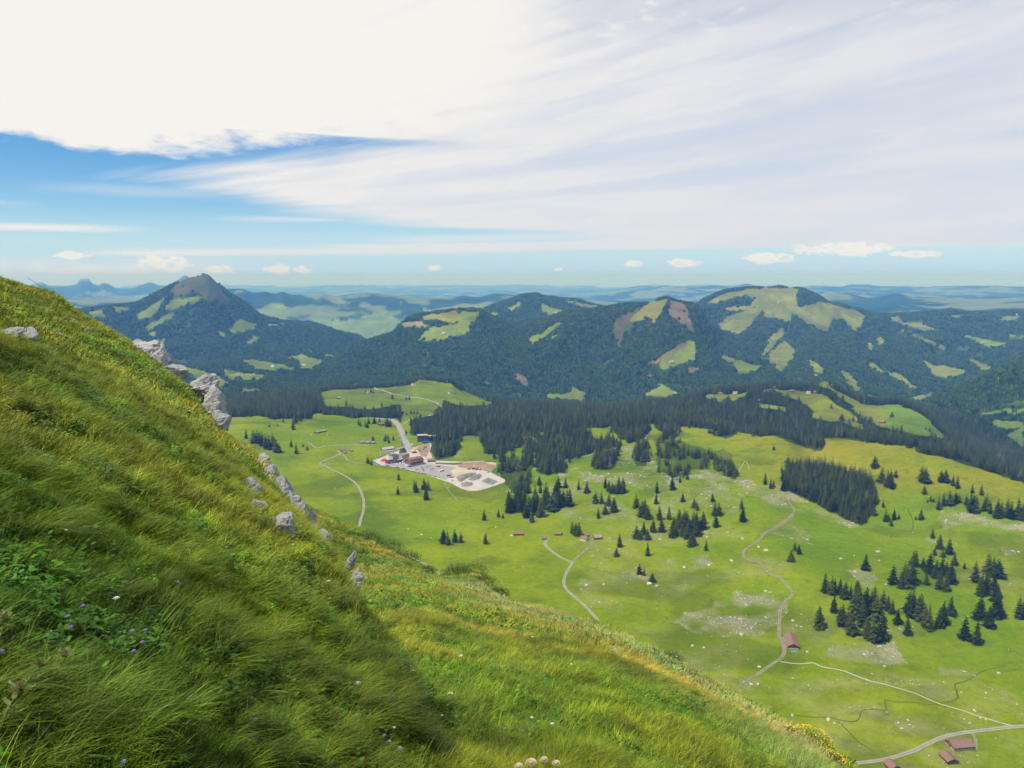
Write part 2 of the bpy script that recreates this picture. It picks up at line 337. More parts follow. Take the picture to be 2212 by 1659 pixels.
def pbsdf(t, color, rough=.8, spec=.2, bump=None, bdist=.1, bstr=.5):
    b = t.new('ShaderNodeBsdfPrincipled'); t.put(b.inputs['Base Color'], color); t.put(b.inputs['Roughness'], rough); b.inputs['Specular IOR Level'].default_value = spec
    if bump is not None:
        n = t.new('ShaderNodeBump'); n.inputs['Strength'].default_value = bstr; n.inputs['Distance'].default_value = bdist; t.put(n.inputs['Height'], bump); t.l.new(n.outputs[0], b.inputs['Normal'])
    return b
def out(t, sh):
    o = t.new('ShaderNodeOutputMaterial'); t.l.new(sh, o.inputs[0])
def simple(name, c, rough=.8, scale=3., var=.25, spec=.2, metal=0., bump=0.):
    m, t = mat(name); tc = t.new('ShaderNodeTexCoord').outputs['Object']
    n = t.noise(tc, scale, 5, .6)
    f = t.ss(n, .3, .7)
    cc = t.mix(f, c4([x * (1 - var) for x in c]), c4([min(1, x * (1 + var)) for x in c]))
    b = pbsdf(t, cc, rough, spec, n if bump else None, bump or .1); b.inputs['Metallic'].default_value = metal
    out(t, b.outputs[0]); return m
def leafmat(name, c, c2, trans=.3, rough=.55, attr=None, var=.35, spec=.3):
    """foliage: colour varies from plant to plant, light passes through a little"""
    m, t = mat(name)
    if attr:
        a = t.new('ShaderNodeAttribute', attribute_type='INSTANCER', attribute_name=attr); base = a.outputs['Color']
        oi = t.new('ShaderNodeObjectInfo').outputs['Random']
        geo = t.new('ShaderNodeAttribute', attribute_name='shade', attribute_type='GEOMETRY').outputs['Color']
        cc = t.mix(1., base, geo, 'MULTIPLY')
    else:
        oi = t.new('ShaderNodeObjectInfo').outputs['Random']
        cc = t.mix(oi, c4(c), c4(c2))
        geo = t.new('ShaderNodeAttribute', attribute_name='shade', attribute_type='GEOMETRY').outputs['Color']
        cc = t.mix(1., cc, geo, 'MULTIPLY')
    b = pbsdf(t, cc, rough, spec)
    if trans > 0:
        tr = t.new('ShaderNodeBsdfTranslucent'); t.l.new(cc, tr.inputs[0])
        mx = t.new('ShaderNodeMixShader'); mx.inputs[0].default_value = trans; t.l.new(b.outputs[0], mx.inputs[1]); t.l.new(tr.outputs[0], mx.inputs[2]); out(t, mx.outputs[0])
    else: out(t, b.outputs[0])
    return m

# land: colour of the plant cover is an attribute, fine grain is noise, stones are speckle
def land_mat(name, fine=1.):
    m, t = mat(name)
    pos = t.new('ShaderNodeNewGeometry').outputs['Position']
    base = t.new('ShaderNodeAttribute', attribute_name='cover', attribute_type='GEOMETRY').outputs['Color']
    msk = t.new('ShaderNodeAttribute', attribute_name='kinds', attribute_type='GEOMETRY').outputs['Color']
    sep = t.new('ShaderNodeSeparateColor'); t.l.new(msk, sep.inputs[0]); wood, scree = sep.outputs[0], sep.outputs[1]
    n1 = t.noise(pos, .011 * fine, 5, .6); n2 = t.noise(pos, .12 * fine, 6, .7); n3 = t.noise(pos, .55 * fine, 3, .7)
    f = t.m('ADD', t.m('MULTIPLY', t.m('SUBTRACT', n1, .5), 1.0), t.m('ADD', t.m('MULTIPLY', t.m('SUBTRACT', n2, .5), 1.0), t.m('MULTIPLY', t.m('SUBTRACT', n3, .5), .8)))
    g = t.m('MAXIMUM', t.m('ADD', f, 1.), .25)
    cmb = t.new('ShaderNodeCombineColor'); t.put(cmb.inputs[0], g); t.put(cmb.inputs[1], t.m('POWER', g, .8)); t.put(cmb.inputs[2], g)
    cc = t.mix(1., base, cmb.outputs[0], 'MULTIPLY')
    # dull brown tufts
    br = t.ss(t.noise(pos, .05, 5, .7), .55, .68, 0., .36)
    br = t.m('MULTIPLY', br, t.m('SUBTRACT', 1., wood))
    cc = t.mix(br, cc, (.07, .07, .01, 1))
    # stone speckle where the scree attribute is
    vo = t.new('ShaderNodeTexVoronoi', feature='F1'); t.l.new(pos, vo.inputs['Vector']); vo.inputs['Scale'].default_value = .45
    sp = t.m('LESS_THAN', vo.outputs['Distance'], t.m('MULTIPLY', scree, .34))
    rk = t.m('MULTIPLY', sp, t.m('GREATER_THAN', t.noise(pos, .9, 2), t.m('SUBTRACT', .56, t.m('MULTIPLY', scree, .16))))
    cc = t.mix(t.m('MULTIPLY', rk, .9), cc, (.34, .32, .26, 1))
    b = pbsdf(t, cc, 1., .0, t.m('ADD', n2, t.m('MULTIPLY', wood, t.noise(pos, .07, 3, .8))), 1.6, .6)
    out(t, b.outputs[0]); return m
M_land = land_mat('alpine_turf')
M_hills = land_mat('wooded_hillside', .45)

# ------------------------------------------------------------------ what covers the land
WOODS, MEADOWS = [], []
def mead(z, pts, r0, r1, c=(.30, .36, .07)): MEADOWS.append((DP(z, pts), r0, r1, c))
MG = (.26, .33, .06); MY = (.33, .32, .09); MBR = (.19, .17, .11); MPK = (.34, .25, .23); MRK = (.42, .34, .28); MBG = (.27, .38, .10)
for pts in ([(520,400),(600,350),(690,300),(740,275),(730,290),(680,350),(640,400),(540,440)], [(715,365),(760,310),(860,300),(960,285),(900,330),(790,370),(730,375)], [(1150,490),(1200,440),(1310,470),(1300,500),(1200,530),(1140,520)], [(1250,590),(1290,545),(1340,560),(1270,600)], [(380,355),(480,360),(470,385),(380,390)], [(180,400),(300,370),(330,420),(250,430)], [(600,520),(660,510),(650,540),(610,545)], [(660,580),(730,555),(720,590),(680,600)], [(1380,470),(1560,465),(1500,475),(1390,490)], [(560,480),(700,420),(790,390),(760,430),(640,480),(600,510)], [(1050,500),(1100,510),(1130,540),(1080,540)]):
    mead('a', pts, 4600, 8000, MG)
mead('a', [(740,250),(840,165),(960,125),(1030,125),(1070,200),(1120,260),(1160,320),(1060,300),(1000,330),(900,250),(820,290)], 4600, 8000, MBR)
for pts in ([(1190,705),(1280,700),(1390,720),(1500,740),(1590,768),(1480,770),(1400,775),(1300,765),(1240,725)], [(1520,685),(1590,675),(1690,690),(1765,712),(1700,745),(1650,768),(1600,765),(1585,720)], [(840,755),(930,765),(1000,790),(1100,820),(1160,850),(1100,870),(1090,900),(1000,870),(900,830)], [(1090,750),(1160,770),(1230,790),(1350,800),(1390,820),(1300,835),(1160,830),(1100,800)], [(1200,900),(1290,895),(1360,890),(1350,915),(1200,920)], [(1650,640),(1690,630),(1680,660)], [(970,725),(1060,745),(1100,760),(1000,745)], [(1770,660),(1840,665),(1830,680),(1760,675)]):
    mead('a', pts, 3300, 6500, MG)
for c, pts in ((MY, [(370,320),(480,300),(610,283),(615,370),(540,365),(500,350),(380,345)]), (MG, [(620,290),(750,300),(740,330),(690,370),(680,430),(620,450),(480,480),(330,485),(420,400),(520,375),(610,380)]), (MG, [(1065,455),(1150,450),(1200,410),(1260,370),(1290,370),(1260,400),(1200,450),(1100,510),(1080,490)]), (MG, [(1215,460),(1270,445),(1260,460),(1220,475)]),
    (MBR, [(1640,330),(1740,300),(1860,250),(1880,300),(1780,370),(1720,400),(1680,500),(1700,540),(1650,520),(1630,420)]), (MY, [(1860,245),(1900,225),(1990,208),(1950,290),(1930,310),(1900,370),(1870,340),(1760,370),(1740,350)]), (MPK, [(1990,215),(2080,240),(2130,300),(2170,430),(2080,380),(1990,310)]), (MPK, [(1850,640),(2120,470),(2150,490),(1950,610),(1870,660)]), (MG, [(1950,610),(2170,480),(2170,600),(2060,640),(1960,680),(1920,650)]), (MRK, [(220,410),(260,365),(370,365),(405,385),(370,405),(290,395)]),
    (MPK, [(950,690),(1000,700),(1060,730),(1080,790),(1040,780),(980,720)]), (MG, [(1180,820),(1240,840),(1340,830),(1350,780),(1440,820),(1440,880),(1300,870),(1200,860)]), (MG, [(1910,765),(1960,780),(2060,840),(2000,855),(1920,860)]), (MG, [(400,540),(420,580),(390,580)]), (MG, [(780,745),(820,770),(830,790),(790,770)]), (MPK, [(1860,705),(1890,700),(1880,730),(1850,735)])):
    mead('b', pts, 3300, 5600, c)
for pts in ([(160,570),(300,600),(400,630),(510,655),(400,700),(340,705),(300,640)], [(0,480),(60,480),(60,600),(0,620)]): mead('c', pts, 3300, 6200, MG)
mead('c', [(0,660),(90,655),(20,700),(0,690)], 3300, 6200, MPK)
for pts in ([(1150,240),(1260,280),(1360,305),(1310,325),(1220,325),(1160,290)], [(940,260),(1030,225),(1010,260),(950,290)], [(790,310),(870,300),(860,330),(800,320)], [(1290,215),(1400,235),(1500,250),(1570,270),(1450,265),(1310,235)]): mead('b', pts, 5600, 8200, MG)
for pts in ([(100,250),(230,180),(400,145),(500,140),(740,145),(720,200),(740,260),(860,230),(950,250),(1100,285),(1180,330),(1100,430),(1040,350),(960,340),(910,440),(830,400),(760,340),(690,300),(690,380),(600,340),(510,340),(500,280),(440,260),(440,300),(420,250),(450,200),(340,190),(230,230),(100,250)], [(200,370),(300,315),(440,270),(520,250),(460,330),(400,400),(340,445),(260,430),(210,400)], [(540,450),(640,390),(650,440),(560,530),(480,610),(480,580)], [(520,600),(560,540),(650,490),(720,550),(700,610),(630,700),(570,650),(520,630)], [(760,590),(830,620),(910,700),(830,700),(820,650)], [(1000,670),(1060,700),(1150,800),(1130,830),(1060,790)], [(1170,620),(1240,640),(1300,690),(1400,710),(1460,770),(1560,800),(1440,790),(1350,720),(1240,690)], [(1320,340),(1380,330),(1420,370),(1520,370),(1640,405),(1560,420),(1440,395)], [(1375,415),(1500,440),(1710,530),(1690,548),(1550,480)], [(1540,595),(1600,640),(1740,660),(1860,700),(1700,735),(1620,715)], [(1840,600),(2010,655),(1920,685)], [(2020,335),(2190,320),(2180,340),(2140,365),(2060,350)], [(2100,445),(2212,460),(2212,470),(2120,460)], [(1220,480),(1280,465),(1320,490),(1270,518)], [(1180,510),(1230,520),(1220,555),(1185,550)], [(1170,830),(1290,870),(1280,895),(1160,880)], [(1470,850),(1610,825),(1600,850),(1480,880)], [(250,270),(420,255),(430,280),(250,295)]):
    mead('c', pts, 3650, 8000, (.30, .33, .09))
for pts in ([(1800,455),(1960,475),(2090,505),(2090,532),(1960,515)], [(1740,320),(1860,315),(1830,330),(1750,332)]): mead('c', pts, 3650, 8000, MBG)
mead('a', [(1680,430),(1900,440),(2100,400),(2212,390),(2212,520),(2050,570),(1850,530),(1700,480)], 8000, 12400, MBG)
mead('a', [(1300,390),(1420,330),(1520,350),(1540,410),(1400,430)], 8000, 12400, MBG)
mead('b', [(0,350),(130,290),(200,340),(230,370),(100,450),(0,470)], 8000, 12400, MBG)
mead('b', [(200,240),(250,230),(240,250)], 8000, 12400, MBG)
mead('b', [(380,265),(450,285),(480,310),(380,300)], 8000, 12400, MBG)
for pts in ([(190,320),(300,320),(560,370),(640,440),(760,510),(890,640),(860,660),(700,600),(520,570),(450,560),(440,480),(380,430),(280,400),(200,370)], [(440,270),(550,215),(580,260),(620,310),(840,430),(980,460),(1160,445),(1260,485),(1400,560),(1570,725),(1480,715),(1300,690),(1100,640),(1000,620),(850,560),(800,480),(700,400),(600,320)], [(0,430),(230,480),(230,500),(0,470)]):
    mead('Z4', pts, 2050, 3100, (.27, .30, .04))
for pts in ([(1010,600),(1060,560),(1160,540),(1400,560),(1570,725),(1480,715),(1300,690),(1100,640)], [(1010,455),(1160,445),(1260,485),(1330,530),(1180,545),(1070,520)]): mead('Z4', pts, 2050, 3100, (.19, .31, .05))
for pts in ([(1390,465),(1540,445),(1725,420),(1700,435),(1450,475)], [(1780,510),(2000,490),(2212,470),(2212,520),(1900,520)], [(1940,570),(2212,590),(2212,640),(2060,650),(1960,620)], [(2060,700),(2180,650),(2212,640),(2212,810),(2150,760)], [(1270,400),(1340,360),(1460,345),(1420,370),(1300,410)]):
    mead('Z4', pts, 1850, 3700, (.22, .32, .06))
for pts in ([(1480,400),(1560,385),(1800,380),(2110,330),(2212,340),(2212,380),(2100,350),(1900,370),(1750,440),(1700,400),(1620,460),(1600,410),(1500,420)], [(1960,455),(2212,490),(2212,530),(2050,510)]): mead('Z3', pts, 2000, 3200, (.26, .31, .05))
mead('Z3', [(970,395),(1110,290),(1200,340),(1290,380),(1200,400),(1080,400)], 3000, 4400, MG)
mead('Z2', [(90,370),(240,340),(580,325),(900,300),(970,255),(1240,280),(1400,390),(1600,450),(1720,470),(1350,480),(1180,430),(1170,480),(1100,520),(1080,570),(840,560),(810,520),(800,480),(500,510),(400,500),(150,480)], 2020, 3100, (.22, .29, .035))
mead('Z2', [(1330,340),(1480,345),(1600,380),(1600,440),(1420,400)], 2400, 3100, (.20, .25, .05))

# woods on the near side of the pass (bases of the trees), in world terms below 3.1 km
def wood(z, pts, r0=700, r1=3100, dens=1.): WOODS.append((DP(z, pts), r0, r1, dens))
wood('Z2', [(880,640),(930,600),(1070,570),(1080,520),(1200,520),(1350,500),(1700,490),(2250,500),(2250,640),(2212,700),(2040,690),(1990,760),(1880,720),(1860,840),(1740,900),(1540,900),(1500,760),(1320,740),(1300,900),(1250,930),(1110,960),(1070,880),(960,770),(900,740)])
wood('Z2', [(1640,900),(1740,940),(1860,990),(1900,1060),(1820,1100),(1740,1180),(1680,1110),(1660,1000)], dens=.9)
wood('Z2', [(2020,800),(2240,760),(2240,1060),(2060,1080),(2000,1010)], dens=.9)
wood('Z2', [(1880,800),(1960,760),(1970,1000),(1920,1180),(1760,1250),(1740,1190),(1880,1040)], dens=.8)
wood('Z2', [(0,400),(110,440),(120,560),(260,560),(400,590),(500,575),(640,590),(810,585),(820,540),(620,510),(400,520),(300,490),(130,500),(60,520)], dens=1.)
wood('Z2', [(-300,400),(0,400),(60,520),(0,600),(-300,590)], dens=1.)
wood('Z2', [(760,480),(900,460),(1090,490),(1090,520),(900,500),(800,500)], dens=.8)
wood('Z2', [(1170,480),(1330,480),(1360,540),(1240,560),(1160,560)], dens=1.)
wood('Z1', [(1480,900),(1620,880),(1900,880),(2060,900),(2120,980),(2110,1020),(1980,1060),(1820,1070),(1600,1080),(1500,1080)], dens=1.)
wood('Z3', [(540,800),(640,780),(760,800),(720,1000),(680,1050),(600,1050),(540,1030)], dens=1.)
wood('Z3', [(20,800),(120,720),(260,700),(460,700),(560,780),(500,900),(240,980),(240,1050),(100,1080),(30,1050)], dens=1.)
wood('Z3', [(-60,520),(300,500),(700,510),(1000,520),(1010,640),(1000,700),(900,800),(760,780),(700,660),(400,680),(200,700),(0,700)], dens=1.)
wood('Z3', [(880,800),(1000,790),(1010,900),(1000,1000),(900,1010),(890,960)], dens=.8)
wood('Z3', [(1040,760),(1200,760),(1500,850),(1560,900),(1560,1030),(1400,1040),(1280,1060),(1100,1060),(1080,940)], dens=.62)
wood('Z3', [(1580,900),(1670,850),(1740,920),(1770,1040),(1760,1140),(1690,1110),(1600,1060)], dens=.45)
wood('Z3', [(1170,1040),(1280,1000),(1360,1060),(1310,1130),(1240,1150)], dens=.45)
wood('Z3', [(1060,560),(1240,520),(1750,540),(1760,740),(1690,760),(1580,740),(1570,680),(1490,680),(1270,660),(1260,760),(1160,750),(1070,680)], dens=1.2)
wood('Z3', [(-60,470),(600,500),(1000,470),(1400,440),(1480,430),(1620,470),(1740,460),(1900,480),(2060,520),(2240,560),(2240,740),(2100,740),(1940,740),(1900,700),(1760,690),(1500,640),(1200,560),(900,560)], dens=1.)
wood('Z4', [(0,480),(240,510),(450,570),(560,590),(880,680),(1200,720),(1560,740),(2212,900),(2330,960),(2330,1200),(2212,1100),(2000,1030),(1800,965),(1600,905),(1400,865),(1310,845),(1300,800),(1180,790),(1060,765),(800,740),(560,730),(550,830),(480,830),(400,800),(250,745),(140,705),(0,715)], dens=1.25)
wood('Z4', [(0,330),(180,325),(220,380),(380,430),(440,490),(430,540),(300,490),(240,470),(100,440),(0,420)], 2050, 3100)
wood('Z4', [(330,300),(440,280),(560,310),(660,370),(790,460),(790,515),(720,490),(620,410),(540,360),(330,330)], 2050, 3100)
wood('Z4', [(580,235),(640,250),(760,330),(880,400),(870,420),(740,370),(620,300),(570,270)], 2050, 3100)
wood('Z4', [(850,440),(930,460),(930,500),(870,490)], 2050, 3100); wood('Z4', [(960,490),(1060,500),(1065,525),(970,510)], 2050, 3100)
wood('Z4', [(1260,530),(1330,520),(1450,590),(1440,600),(1270,560)], 2050, 3100); wood('Z4', [(1200,560),(1290,600),(1290,610),(1200,575)], 2050, 3100)
KW = [(190,1000),(200,1080),(250,1160),(330,1200),(480,1270),(600,1340),(720,1390),(850,1455),(950,1370),(985,1290),(970,1150),(920,1080),(850,1040),(700,1000),(560,960),(400,950),(250,960)]

PXn = PX + (3.0 + 9 * sstep(3000, 4200, RR) * 0) * fbm(GX / 60, GY / 60, 3, 61); PYn = PY + 2.0 * fbm(GX / 60, GY / 60, 3, 67)
fz = np.maximum(GX * 0 + 1, RR / 3500)
PXn = PX + 2.5 * fbm(GX / (17 * fz), GY / (17 * fz), 2, 63) + 6.5 * fbm(GX / (60 * fz), GY / (60 * fz), 4, 61); PYn = PY + 1.5 * fbm(GX / (17 * fz), GY / (17 * fz), 2, 65) + 3.5 * fbm(GX / (60 * fz), GY / (60 * fz), 3, 67)
n_a = fbm(GX / 230, GY / 230, 4, 71); n_b = fbm(GX / 60, GY / 60, 3, 75); n_c = fbm(GX / 900, GY / 900, 3, 79)
def L3(a, b, t): return np.asarray(a)[None, None] * (1 - t[..., None]) + np.asarray(b)[None, None] * t[..., None]
COV = L3((.128, .202, .001), (.198, .240, .002), np.clip(.5 + .9 * n_a + .5 * n_b, 0, 1))
# drier, yellower pasture on the higher ground to the right and in the strips along the streams
dry = sstep(1450, 1800, PX) * sstep(1130, 1010, PY) * (RR < 2300)
dry = np.maximum(dry, .45 * sstep(1900, 2050, PX) * sstep(1240, 1120, PY))
dry = np.clip(dry * (.75 + .8 * n_a + .4*n_b), 0, 1)
COV = COV * (1 - dry[..., None]) + np.array((.225, .215, .008)) * dry[..., None]
dk = sstep(.12, .4, fbm(GX / 120, GY / 90, 4, 91)) * .45 * (RR < 2500)
COV = COV * (1 - dk[..., None]) + np.array((.055, .088, .004)) * dk[..., None]
FOR = np.zeros_like(Zg); SCR = np.zeros_like(Zg)
FOR = np.maximum(FOR, (RR > 2020) * 1.)                          # beyond the alp everything is wood unless a pasture is cut out of it
# the flat alp stays open up to the first woods
open_ = (RR < 2020) | ((RR < 2500) & (PX < 1180) & (PY > 893))
FOR = np.where(open_, 0., FOR)
for poly, r0, r1, dn in WOODS:
    FOR = np.where(inpoly(PXn, PYn, poly) & (RR > r0) & (RR < r1), np.maximum(FOR, min(dn, 1.)), FOR)
FOR = np.where(inpoly(PXn, PYn, DP('Z4', KW)) & (RR < 2000), 1., FOR)
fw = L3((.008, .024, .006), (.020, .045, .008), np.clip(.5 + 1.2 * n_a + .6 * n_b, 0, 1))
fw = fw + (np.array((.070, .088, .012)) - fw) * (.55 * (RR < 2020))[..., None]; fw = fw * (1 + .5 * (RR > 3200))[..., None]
FARM = sstep(8200, 9500, RR)                                      # far country: woods and pastures in small patches
fp = fbm(GX / 700, GY / 700, 5, 95)
patch = sstep(.02, .16, fp + .18 * n_c) * sstep(8200, 9000, RR)
FORf = FOR * (1 - patch * .85)
MED = np.zeros_like(Zg)
COVm = COV.copy()
for poly, r0, r1, c in MEADOWS:
    k = inpoly(PXn, PYn, poly) & (RR > r0) & (RR < r1)
    MED = np.where(k, 1., MED); FORf = np.where(k, .42 * sstep(-.15, .25, n_b + .5 * n_a) if c in (MBR, MPK) else 0., FORf)
    COVm[k] = np.array(c) * .58 * np.array((1., 1., .55)) * (1 + .35 * n_a[k] + .3 * n_b[k])[:, None]
COV = np.where(MED[..., None] > .5, COVm, COV)
COV = np.where(((FARM > .3) & (MED < .5))[..., None], np.array((.16, .20, .06)) * (1 + .3 * fp[..., None]), COV)
# scattered small clearings
clr = sstep(.42, .5, fbm(GX / 160, GY / 90, 4, 101)) * (RR > 3200) * (RR < 8200) * (MED < .5) * .6
COV = np.where(((clr > .3) & (RR > 3200))[..., None], np.array((.08, .13, .02)), COV)
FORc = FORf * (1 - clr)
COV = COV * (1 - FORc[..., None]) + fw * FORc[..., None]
# stones
n_d = fbm(GX / 16, GY / 16, 3, 113)
def scree(z, pts, d): 
    global SCR
    k = inpoly(PX + 30 * n_b + 26 * n_a + 12 * n_d, PY + 20 * n_b + 9 * n_a + 8 * n_d, DP(z, pts)) & (RR < 2100); SCR = np.where(k, np.maximum(SCR, d), SCR)
SCR = np.maximum(SCR, .36 * sstep(1180, 1330, PX) * sstep(.0, .35, n_a + .4 * n_b) * (RR < 1500))
STONES = [('Z3', [(180,1060),(640,1060),(900,1090),(1180,1060),(1330,1090),(1450,1050),(1560,1080),(1760,1140),(2212,1200),(2212,1330),(1900,1260),(1500,1200),(1300,1200),(1100,1180),(900,1160),(700,1120),(400,1180),(200,1200)], .75),
 ('Z3', [(760,860),(880,850),(1080,960),(1080,1060),(900,1100),(700,1080)], .6), ('Z3', [(1050,1080),(1380,1080),(1700,1180),(1700,1400),(1400,1380),(1000,1400)], .45), ('Z3', [(0,1200),(500,1180),(700,1280),(900,1460),(0,1475)], .4),
 ('R6', [(1850,640),(2212,620),(2212,760),(2100,850),(2080,940),(1930,900),(1700,870),(1560,810),(1800,740)], .8), ('R6', [(1540,450),(1750,420),(1800,480),(1640,520),(1540,490)], .7), ('R6', [(1250,470),(1350,520),(1300,530),(1200,480)], .5), ('R6', [(1080,640),(1250,660),(1300,740),(1120,720)], .4), ('R6', [(1400,570),(1520,590),(1500,620),(1410,610)], .7), ('R6',[(1050,560),(1180,620),(1150,640),(1040,610)], .4),
 ('Z5', [(0,690),(190,700),(160,1000),(0,1010)], .6), ('Z5', [(580,1150),(750,1130),(1190,1170),(1180,1290),(950,1330),(700,1290),(600,1260)], .85), ('Z5', [(900,1040),(1260,1000),(1250,1120),(1000,1150)], .6), ('Z5', [(1440,10),(1560,5),(2212,130),(2212,180),(1800,140),(1650,190),(1480,190)], .95), ('Z5', [(1340,250),(1450,260),(1430,290),(1350,280)], .7), ('Z5', [(2040,840),(2212,800),(2212,960),(2050,920)], .6), ('Z5', [(700,520),(960,560),(940,700),(820,640)], .6), ('Z5', [(560,1020),(780,1020),(780,1100),(600,1100)], .8), ('Z5', [(50,200),(380,200),(380,300),(100,260)], .45), ('Z5', [(2050,400),(2212,400),(2212,450),(2080,450)], .8), ('Z5', [(1520,880),(1760,930),(1620,960),(1480,930)], .5), ('Z5', [(1640,1130),(1850,1140),(1860,1170),(1700,1150)], .6), ('Z5', [(1450,1330),(1850,1370),(1800,1440),(1500,1420)], .45),
 ('Z4', [(0,1130),(250,1150),(350,1230),(600,1350),(860,1460),(700,1440),(400,1340),(200,1270),(0,1280)], .8), ('Z2', [(1680,1170),(1780,1170),(1780,1230),(1700,1220)], .9), ('Z2', [(1900,700),(2212,600),(2212,700),(2060,760)], .5), ('Z2', [(1290,930),(1500,940),(1480,960),(1250,960)], .4)]
for s in STONES: scree(*s)
SCR = SCR * np.clip(.62 + 1.5 * fbm(GX / 24, GY / 24, 4, 111), 0, 1.2) * (FOR < .5)
COV = COV * (1 - .7 * SCR[..., None]) + np.array((.27, .245, .15)) * .7 * SCR[..., None]
KINDS = np.stack([FORc, SCR, FARM, np.ones_like(SCR)], -1)

def land_part(name, j0, j1, m):
    V = np.stack([GX[:, j0:j1], GY[:, j0:j1], Zg[:, j0:j1]], -1); n, k = V.shape[:2]
    ii = np.arange(n - 1)[:, None] * k + np.arange(k - 1)[None]
    Fq = np.stack([ii, ii + k, ii + k + 1, ii + 1], -1).reshape(-1, 4)
    me = mesh_np(name, V.reshape(-1, 3), Fq, True, [m])
    colattr(me, 'cover', np.clip(COV[:, j0:j1].reshape(-1, 3), 0, 1)); colattr(me, 'kinds', KINDS[:, j0:j1].reshape(-1, 4))
    o = link(name, me); tag(o, kind='structure'); return o
j1 = int(np.searchsorted(RG, 3200)); j2 = int(np.searchsorted(RG, 8700))
land_part('ground', 0, j1 + 1, M_land); land_part('mountains', j1, j2 + 1, M_hills); land_part('far_hills', j2, len(RG), M_hills)

# ------------------------------------------------------------------ near hillside mesh
def turf_cover(x, y):
    """albedo of the plants on the near hillside: green, olive and straw patches running down the slope"""
    u = x * .83 + y * .30; v = -x * .45 + y * .9          # u runs down the slope
    s1 = fbm(u / 14, v / 3.2, 4, 131); s2 = fbm(x / 5, y / 5, 3, 137); s3 = fbm(x / 1.6, y / 1.6, 3, 141)
    az = np.arctan2(x, y); r = np.hypot(x, y)
    g = L3((.060, .094, .003), (.130, .150, .005), np.clip(.5 + .8 * s2 + .5 * s3, 0, 1)[None])[0]
    right = sstep(-.32, -.05, az)
    dryv = np.clip(sstep(.00, .30, s1 + .25 * s3) * (.28 + .5 * right), 0, 1)
    cc = g * (1 - dryv[:, None]) + np.array((.185, .165, .015)) * dryv[:, None]
    # straw along the shoulder of the slope on the right
    e2 = np.interp(az, _b2, _r2); sh = np.exp(-((r / e2 - .72 - .12 * s1) / .22) ** 2) * right * np.clip(.55 + 1.2 * fbm(x / 7, y / 7, 3, 149), 0, 1)
    cc = cc * (1 - .38 * sh[:, None]) + np.array((.27, .235, .10)) * .38 * sh[:, None]
    lf = sstep(14, 22, r) * (1 - right) * sstep(-.2, .3, fbm(x / 6, y / 6, 3, 151)) * .5
    cc = cc * (1 - lf[:, None]) + np.array((.21, .19, .02)) * lf[:, None]
    return np.clip(cc, 0, 1), dryv, sh
FA = np.linspace(R(-62), R(50), 620); FR = np.exp(np.linspace(math.log(.45), math.log(800), 560))
fx = np.sin(FA)[:, None] * FR[None]; fy = np.cos(FA)[:, None] * FR[None]
fz_ = fg(fx.ravel(), fy.ravel()).reshape(fx.shape)
m, t = mat('hillside_turf')
pos = t.new('ShaderNodeNewGeometry').outputs['Position']; base = t.new('ShaderNodeAttribute', attribute_name='cover', attribute_type='GEOMETRY').outputs['Color']
n1 = t.noise(pos, 1.2, 6, .75); n2 = t.noise(pos, 9., 4, .7)
cc = t.mix(t.ss(n1, .35, .65), t.mix(.65, base, (.035, .04, .008, 1)), base); cc = t.mix(t.ss(n2, .35, .6, .55, 0.), cc, (.03, .03, .008, 1))
out(t, pbsdf(t, cc, 1., .05, t.m('ADD', n1, n2), .12, .8).outputs[0]); M_turf = m
V = np.stack([fx, fy, fz_ - .03], -1); n, k = V.shape[:2]; ii = np.arange(n - 1)[:, None] * k + np.arange(k - 1)[None]
me = mesh_np('hillside', V.reshape(-1, 3), np.stack([ii, ii + k, ii + k + 1, ii + 1], -1).reshape(-1, 4), True, [M_turf])
colattr(me, 'cover', turf_cover(fx.ravel(), fy.ravel())[0]); tag(link('hillside', me), kind='structure')
